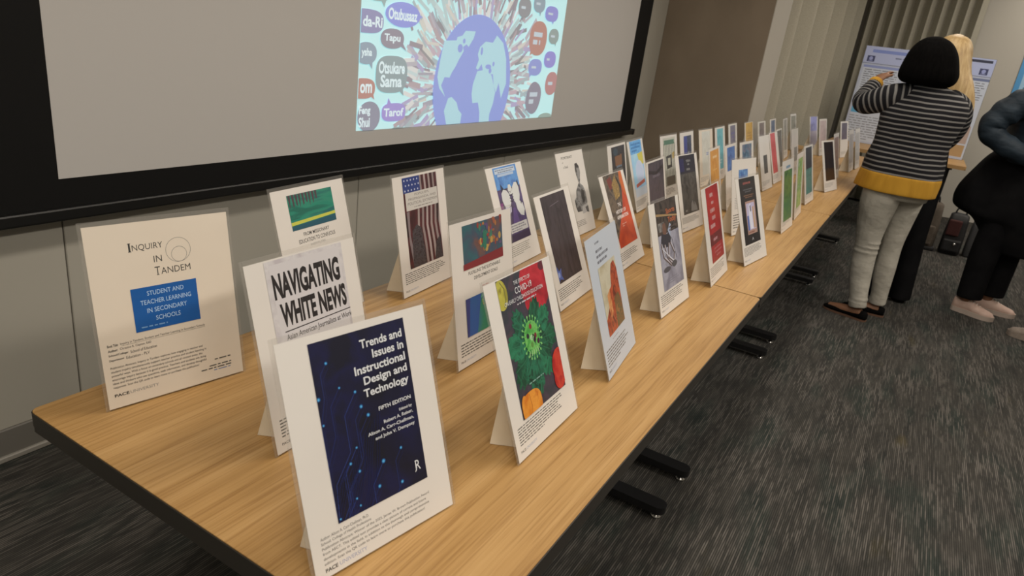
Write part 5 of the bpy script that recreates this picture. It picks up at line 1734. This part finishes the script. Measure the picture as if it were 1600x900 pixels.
bm = bmesh.new()
for leg in ([(4.66, -0.215, 0.90, 0.105), (4.655, -0.215, 0.66, 0.096), (4.645, -0.225, 0.40, 0.080), (4.635, -0.25, 0.03, 0.078)],
            [(4.66, -0.345, 0.90, 0.105), (4.655, -0.37, 0.66, 0.094), (4.645, -0.40, 0.40, 0.072), (4.635, -0.432, 0.02, 0.066)]):
    tube(bm, offs(leg, off), 18, 5)
stack(bm, soffs([(0.82, 4.665, -0.28, 0.125, 0.16), (0.92, 4.668, -0.28, 0.12, 0.155), (1.0, 4.67, -0.28, 0.105, 0.135)], off), 24, 3)
remesh(build('trousers', bm, M_BLACKC, w, smooth=True), 0.008, 2)
bm = bmesh.new()
stack(bm, soffs([(0.86, 4.67, -0.285, 0.135, 0.168), (0.98, 4.67, -0.283, 0.122, 0.150), (1.08, 4.67, -0.28, 0.108, 0.132), (1.22, 4.675, -0.28, 0.125, 0.152), (1.33, 4.677, -0.28, 0.105, 0.152), (1.39, 4.677, -0.279, 0.075, 0.115), (1.415, 4.677, -0.278, 0.062, 0.070)], off), 30, 4)
build('top', bm, M_BLACKC, w, smooth=True)
for s in (-1, 1):
    bm = bmesh.new()
    tube(bm, offs([(4.675, -0.28 + 0.08 * s, 1.36, 0.055), (4.68, -0.28 + 0.120 * s, 1.33, 0.055), (4.70, -0.28 + 0.150 * s, 1.22, 0.050)], off), 16, 4)
    build('sleeve', bm, mat('dusty_pink_cloth', (0.33, 0.14, 0.11), 0.8), w, smooth=True)['label'] = 'dusty pink short sleeve'
hair_shell(w, [(1.13, 4.60, -0.40, 0.035, 0.070), (1.18, 4.60, -0.385, 0.050, 0.095), (1.28, 4.605, -0.36, 0.062, 0.115), (1.38, 4.615, -0.325, 0.080, 0.118), (1.46, 4.64, -0.29, 0.108, 0.115), (1.54, 4.665, -0.277, 0.122, 0.106), (1.60, 4.67, -0.275, 0.106, 0.094), (1.645, 4.672, -0.275, 0.072, 0.066), (1.668, 4.673, -0.275, 0.014, 0.014)], M_HAIR_Y, HC, FD, off, 0.62, 0.04)
for y0 in (-0.255, -0.435):
    shoe(w, 'shoe', (4.60, y0), (4.82, y0 + 0.03), M_SHOE_BLK, M_SHOE_BLK, True, False, off)

# ---- the person in navy and black at the right edge
off = Vector((4.85, -0.93, 0.0))
w = empty('person', off)
tag(w, 'person in navy jacket, black coat and blush sneakers, cut by the right edge', 'person', 'people standing by the tables')
FD = Vector((-0.22, -0.975, 0))
HC = V(4.84, -0.99, 1.53)
body(w, off, M_SKIN_D, [
    ('stack', [(0.78, 4.86, -0.86, 0.15, 0.11), (0.92, 4.86, -0.86, 0.15, 0.11), (1.08, 4.855, -0.87, 0.125, 0.10), (1.24, 4.85, -0.88, 0.15, 0.11), (1.35, 4.845, -0.90, 0.12, 0.08), (1.40, 4.84, -0.94, 0.06, 0.06), (1.47, 4.84, -0.97, 0.05, 0.05)]),
    ('tube', [(4.76, -0.84, 1.36, 0.045), (4.67, -0.69, 1.31, 0.045), (4.645, -0.615, 1.18, 0.038), (4.64, -0.75, 1.07, 0.034), (4.62, -0.93, 1.02, 0.026)]),
    ('tube', [(4.99, -0.88, 1.33, 0.05), (5.05, -0.86, 1.18, 0.045), (5.07, -0.88, 1.04, 0.038), (4.98, -1.04, 1.03, 0.034), (4.86, -1.14, 1.04, 0.026)]),
    ('tube', [(4.79, -0.83, 0.84, 0.08), (4.78, -0.82, 0.46, 0.05), (4.785, -0.80, 0.08, 0.036)]),
    ('tube', [(4.94, -0.89, 0.84, 0.08), (4.955, -0.92, 0.46, 0.05), (4.955, -0.93, 0.08, 0.036)]),
], hands=[((4.62, -0.93, 1.02), (-0.1, -0.9, -0.2), (-0.9, 0.1, 0.3), (0.1, -0.1, 0.9), 0.5), ((4.86, -1.14, 1.04), (-0.7, -0.5, 0.0), (0.3, -0.6, 0.6), (-0.3, 0.3, 0.8), 0.5)], hd=(HC, FD))
face_bits(w, HC, FD, off)
bm = bmesh.new()
for leg in ([(4.79, -0.84, 0.85, 0.105), (4.785, -0.83, 0.62, 0.095), (4.785, -0.81, 0.40, 0.082), (4.785, -0.815, 0.105, 0.074)],
            [(4.94, -0.90, 0.85, 0.105), (4.95, -0.92, 0.62, 0.095), (4.955, -0.94, 0.40, 0.082), (4.955, -0.945, 0.115, 0.074)]):
    tube(bm, offs(leg, off), 18, 5)
stack(bm, soffs([(0.76, 4.865, -0.865, 0.16, 0.13), (0.88, 4.862, -0.862, 0.165, 0.135), (1.0, 4.86, -0.865, 0.15, 0.125)], off), 24, 3)
remesh(build('trousers', bm, M_BLACKC, w, smooth=True), 0.008, 2)
# long black coat tied at the waist, swinging out behind
bm = bmesh.new()
stack(bm, soffs([(0.43, 4.88, -0.97, 0.15, 0.13), (0.445, 4.88, -0.965, 0.165, 0.155), (0.53, 4.88, -0.93, 0.185, 0.185), (0.61, 4.875, -0.90, 0.195, 0.225), (0.64, 4.87, -0.865, 0.195, 0.265), (0.68, 4.87, -0.840, 0.195, 0.290), (0.78, 4.865, -0.828, 0.195, 0.282), (0.90, 4.86, -0.838, 0.19, 0.245), (1.0, 4.858, -0.852, 0.18, 0.208), (1.06, 4.856, -0.862, 0.165, 0.165)], off), 34, 5, noise=lambda a, z: 0.02 * math.sin(7 * a + 6 * z))
remesh(build('coat', bm, M_BLACKC, w, smooth=True), 0.010, 1)
bm = bmesh.new()
stack(bm, soffs([(0.985, 4.855, -0.86, 0.185, 0.175), (1.0, 4.855, -0.86, 0.195, 0.185), (1.08, 4.853, -0.865, 0.182, 0.165), (1.20, 4.85, -0.865, 0.188, 0.180), (1.31, 4.848, -0.865, 0.175, 0.170), (1.385, 4.845, -0.885, 0.130, 0.125), (1.41, 4.842, -0.94, 0.082, 0.082), (1.44, 4.84, -0.955, 0.074, 0.074)], off), 34, 5, noise=lambda a, z: 0.018 * math.sin(42 * z) + 0.01 * math.sin(6 * a))
jk = build('jacket', bm, M_NAVY, w, smooth=True)
for pts in ([(4.76, -0.84, 1.36, 0.080), (4.71, -0.77, 1.355, 0.086), (4.67, -0.69, 1.315, 0.084), (4.65, -0.62, 1.235, 0.076), (4.64, -0.60, 1.155, 0.068), (4.635, -0.70, 1.085, 0.062), (4.625, -0.82, 1.045, 0.056), (4.62, -0.90, 1.025, 0.048)],
            [(4.96, -0.90, 1.33, 0.080), (5.02, -0.88, 1.28, 0.080), (5.06, -0.87, 1.17, 0.072), (5.07, -0.885, 1.06, 0.064), (5.03, -0.97, 1.03, 0.058), (4.94, -1.08, 1.035, 0.050)]):
    d = catmull(pts, 5)
    pts = [(*p[:3], p[3] * (1 + 0.055 * math.sin(1.55 * i))) for i, p in enumerate(d)]
    bm = bmesh.new()
    tube(bm, offs(pts, off), 20, 3)
    build('sleeve', bm, M_NAVY, w, smooth=True)
hair_shell(w, [(1.36, 4.85, -0.90, 0.075, 0.055), (1.42, 4.85, -0.91, 0.095, 0.070), (1.48, 4.845, -0.955, 0.104, 0.098), (1.55, 4.842, -0.985, 0.102, 0.122), (1.60, 4.842, -0.985, 0.084, 0.102), (1.64, 4.842, -0.982, 0.050, 0.062), (1.655, 4.842, -0.982, 0.01, 0.012)], M_HAIR_BR, HC, FD, off, 0.62, 0.04)
shoe(w, 'sneaker', (4.805, -0.745), (4.728, -0.975), M_SNEAK, M_SOLE_W, False, True, off)
shoe(w, 'sneaker', (4.955, -0.865), (4.955, -1.11), M_SNEAK, M_SOLE_W, False, True, off)

# ---- someone beyond the right edge, of whom only a shoe tip shows
off = Vector((4.42, -1.28, 0.0))
w = empty('person', off)
tag(w, 'person outside the frame, only a taupe shoe tip showing at the right edge', 'person', 'people standing by the tables')
FD = Vector((0.25, 0.97, 0))
HC = V(4.42, -1.32, 1.55)
body(w, off, M_SKIN_L, [
    ('stack', [(0.80, 4.42, -1.34, 0.15, 0.10), (1.08, 4.42, -1.34, 0.12, 0.09), (1.26, 4.42, -1.34, 0.15, 0.10), (1.37, 4.42, -1.34, 0.12, 0.07), (1.42, 4.42, -1.335, 0.06, 0.05), (1.48, 4.42, -1.33, 0.048, 0.048)]),
    ('tube', [(4.27, -1.34, 1.35, 0.046), (4.22, -1.36, 1.12, 0.04), (4.24, -1.30, 0.90, 0.026)]),
    ('tube', [(4.57, -1.34, 1.35, 0.046), (4.62, -1.36, 1.12, 0.04), (4.60, -1.30, 0.90, 0.026)]),
    ('tube', [(4.35, -1.34, 0.86, 0.08), (4.34, -1.33, 0.46, 0.05), (4.33, -1.36, 0.08, 0.035)]),
    ('tube', [(4.49, -1.33, 0.86, 0.08), (4.50, -1.31, 0.46, 0.05), (4.50, -1.27, 0.08, 0.035)]),
], hands=[((4.24, -1.30, 0.90), (0, 0.2, -1), (-1, 0, 0), (0, 1, 0.2), 0.4), ((4.60, -1.30, 0.90), (0, 0.2, -1), (1, 0, 0), (0, 1, 0.2), 0.4)], hd=(HC, FD))
face_bits(w, HC, FD, off)
bm = bmesh.new()
for leg in ([(4.35, -1.34, 0.90, 0.10), (4.34, -1.33, 0.46, 0.075), (4.33, -1.36, 0.06, 0.065)], [(4.49, -1.335, 0.90, 0.10), (4.50, -1.31, 0.46, 0.075), (4.50, -1.275, 0.06, 0.065)]):
    tube(bm, offs(leg, off), 18, 6)
stack(bm, soffs([(0.82, 4.42, -1.34, 0.17, 0.12), (1.0, 4.42, -1.34, 0.15, 0.115)], off), 24, 3)
remesh(build('trousers', bm, M_BLACKC, w, smooth=True), 0.010, 2)
bm = bmesh.new()
stack(bm, soffs([(0.92, 4.42, -1.34, 0.175, 0.135), (1.08, 4.42, -1.34, 0.155, 0.12), (1.26, 4.42, -1.34, 0.18, 0.135), (1.37, 4.42, -1.34, 0.14, 0.095), (1.42, 4.42, -1.336, 0.075, 0.07)], off), 30, 4)
build('top', bm, mat('charcoal_wool', (0.03, 0.03, 0.032), 0.9), w, smooth=True)
for s in (-1, 1):
    bm = bmesh.new()
    tube(bm, offs([(4.42 + 0.11 * s, -1.34, 1.365, 0.06), (4.42 + 0.16 * s, -1.342, 1.33, 0.062), (4.42 + 0.20 * s, -1.36, 1.12, 0.054), (4.42 + 0.18 * s, -1.305, 0.92, 0.04)], off), 16, 5)
    build('sleeve', bm, mat('charcoal_wool', (0.03, 0.03, 0.032), 0.9), w, smooth=True)
hair_shell(w, [(1.40, 4.42, -1.37, 0.075, 0.06), (1.45, 4.42, -1.36, 0.092, 0.085), (1.53, 4.42, -1.345, 0.096, 0.110), (1.60, 4.42, -1.335, 0.084, 0.102), (1.655, 4.42, -1.335, 0.05, 0.06), (1.67, 4.42, -1.335, 0.01, 0.01)], M_HAIR_BR, HC, FD, off, 0.55, 0.05)
shoe(w, 'sneaker', (4.49, -1.30), (4.555, -1.045), M_GREYSHOE, M_GREYSHOE, False, True, off)
shoe(w, 'sneaker', (4.325, -1.41), (4.33, -1.15), M_GREYSHOE, M_GREYSHOE, False, True, off)

# ------------------------------------------------------------------ bags on the floor under the crosswise table
M_TAUPE = noise_mat('taupe_canvas', [(0.3, (0.085, 0.068, 0.052)), (0.7, (0.12, 0.098, 0.078))], (30, 30, 30), 0.9, 3.0, 0.2)
M_BLKNY = noise_mat('black_nylon', [(0.3, (0.008, 0.008, 0.009)), (0.7, (0.016, 0.016, 0.018))], (40, 40, 40), 0.6, 2.0, 0.1)
M_DRED = mat('dark_red_cloth', (0.05, 0.010, 0.009), 0.8)
M_GREYB = mat('grey_nylon', (0.055, 0.056, 0.06), 0.6)


def bag_body(bm, w, d, h, taper=0.85, lean=0.0):
    r = []
    for z, k in ((0.0, 0.90), (0.015, 1.0), (h * 0.4, 1.0), (h * 0.8, taper + 0.06), (h * 0.96, taper), (h, taper * 0.7)):
        ring = []
        for i in range(32):
            a = 2 * PI * i / 32
            ca, sa = math.cos(a), math.sin(a)
            ring.append(Vector((math.copysign(abs(ca) ** 0.4, ca) * d / 2 * k + lean * z, math.copysign(abs(sa) ** 0.4, sa) * w / 2 * k, z)))
        r.append(ring)
    skin_rings(bm, r)


t = empty('backpack', (6.66, -0.505, 0), 0.04)
tag(t, 'taupe grey bag standing on the floor below the research poster', 'bag', 'bags on the floor')
bm = bmesh.new()
bag_body(bm, 0.22, 0.17, 0.42)
build('body', bm, M_TAUPE, t, smooth=True)
bm = bmesh.new()
box(bm, -0.108, -0.08, -0.08, 0.08, 0.05, 0.22, 0, 0.012, 2)
build('pocket', bm, M_TAUPE, t)
bm = bmesh.new()
tube(bm, [(0, -0.05, 0.41, 0.007), (0, -0.035, 0.47, 0.007), (0, 0.035, 0.47, 0.007), (0, 0.05, 0.41, 0.007)], 8, 5)
build('handle', bm, M_BLKNY, t, smooth=True)
for y in (-0.07, 0.07):
    bm = bmesh.new()
    tube(bm, [(0.08, y, 0.38, 0.02, 0.005), (0.13, y, 0.28, 0.02, 0.005), (0.12, y, 0.14, 0.018, 0.005), (0.085, y, 0.06, 0.012, 0.004)], 8, 5, ref=(0, 1, 0))
    build('strap', bm, M_BLKNY, t, smooth=True)
bm = bmesh.new()
box(bm, -0.10, 0.10, -0.12, 0.12, 0.0, 0.035, 0, 0.01, 2)
build('base', bm, M_BLKNY, t)

t = empty('backpack', (6.66, -0.742, 0), -0.02)
tag(t, 'black backpack with a dark red panel on the floor, right of the taupe grey bag', 'bag', 'bags on the floor')
bm = bmesh.new()
bag_body(bm, 0.165, 0.16, 0.36, 0.85)
build('body', bm, M_BLKNY, t, smooth=True)
bm = bmesh.new()
box(bm, -0.098, -0.07, -0.03, 0.07, 0.17, 0.31, 0, 0.012, 2)
build('panel', bm, M_DRED, t)
bm = bmesh.new()
box(bm, -0.105, -0.07, -0.07, 0.07, 0.03, 0.14, 0, 0.015, 2)
pk = build('pocket', bm, M_BLKNY, t)
bm = bmesh.new()
bmesh.ops.create_uvsphere(bm, u_segments=12, v_segments=8, radius=0.014, matrix=Matrix.Translation((-0.111, -0.02, 0.105)))
build('buckle', bm, M_CHROME, pk, smooth=True)
bm = bmesh.new()
tube(bm, [(0, -0.04, 0.35, 0.007), (0, -0.03, 0.40, 0.007), (0, 0.03, 0.40, 0.007), (0, 0.04, 0.35, 0.007)], 8, 5)
build('handle', bm, M_BLKNY, t, smooth=True)

t = empty('tote_bag', (6.70, -0.93, 0), 0.02)
tag(t, 'dark grey tote with a white patch on the floor, half hidden by the black coat', 'bag', 'bags on the floor')
bm = bmesh.new()
bag_body(bm, 0.16, 0.13, 0.33, 0.9)
build('body', bm, M_GREYB, t, smooth=True)
bm = bmesh.new()
box(bm, -0.074, -0.06, -0.045, 0.03, 0.19, 0.30, 0, 0.006, 2)
build('patch', bm, mat('white_patch', (0.55, 0.56, 0.6), 0.5), t)
for x in (-0.03, 0.03):
    bm = bmesh.new()
    tube(bm, [(x, -0.05, 0.31, 0.006), (x, -0.035, 0.42, 0.006), (x, 0.035, 0.42, 0.006), (x, 0.05, 0.31, 0.006)], 8, 5)
    build('handle', bm, M_GREYB, t, smooth=True)
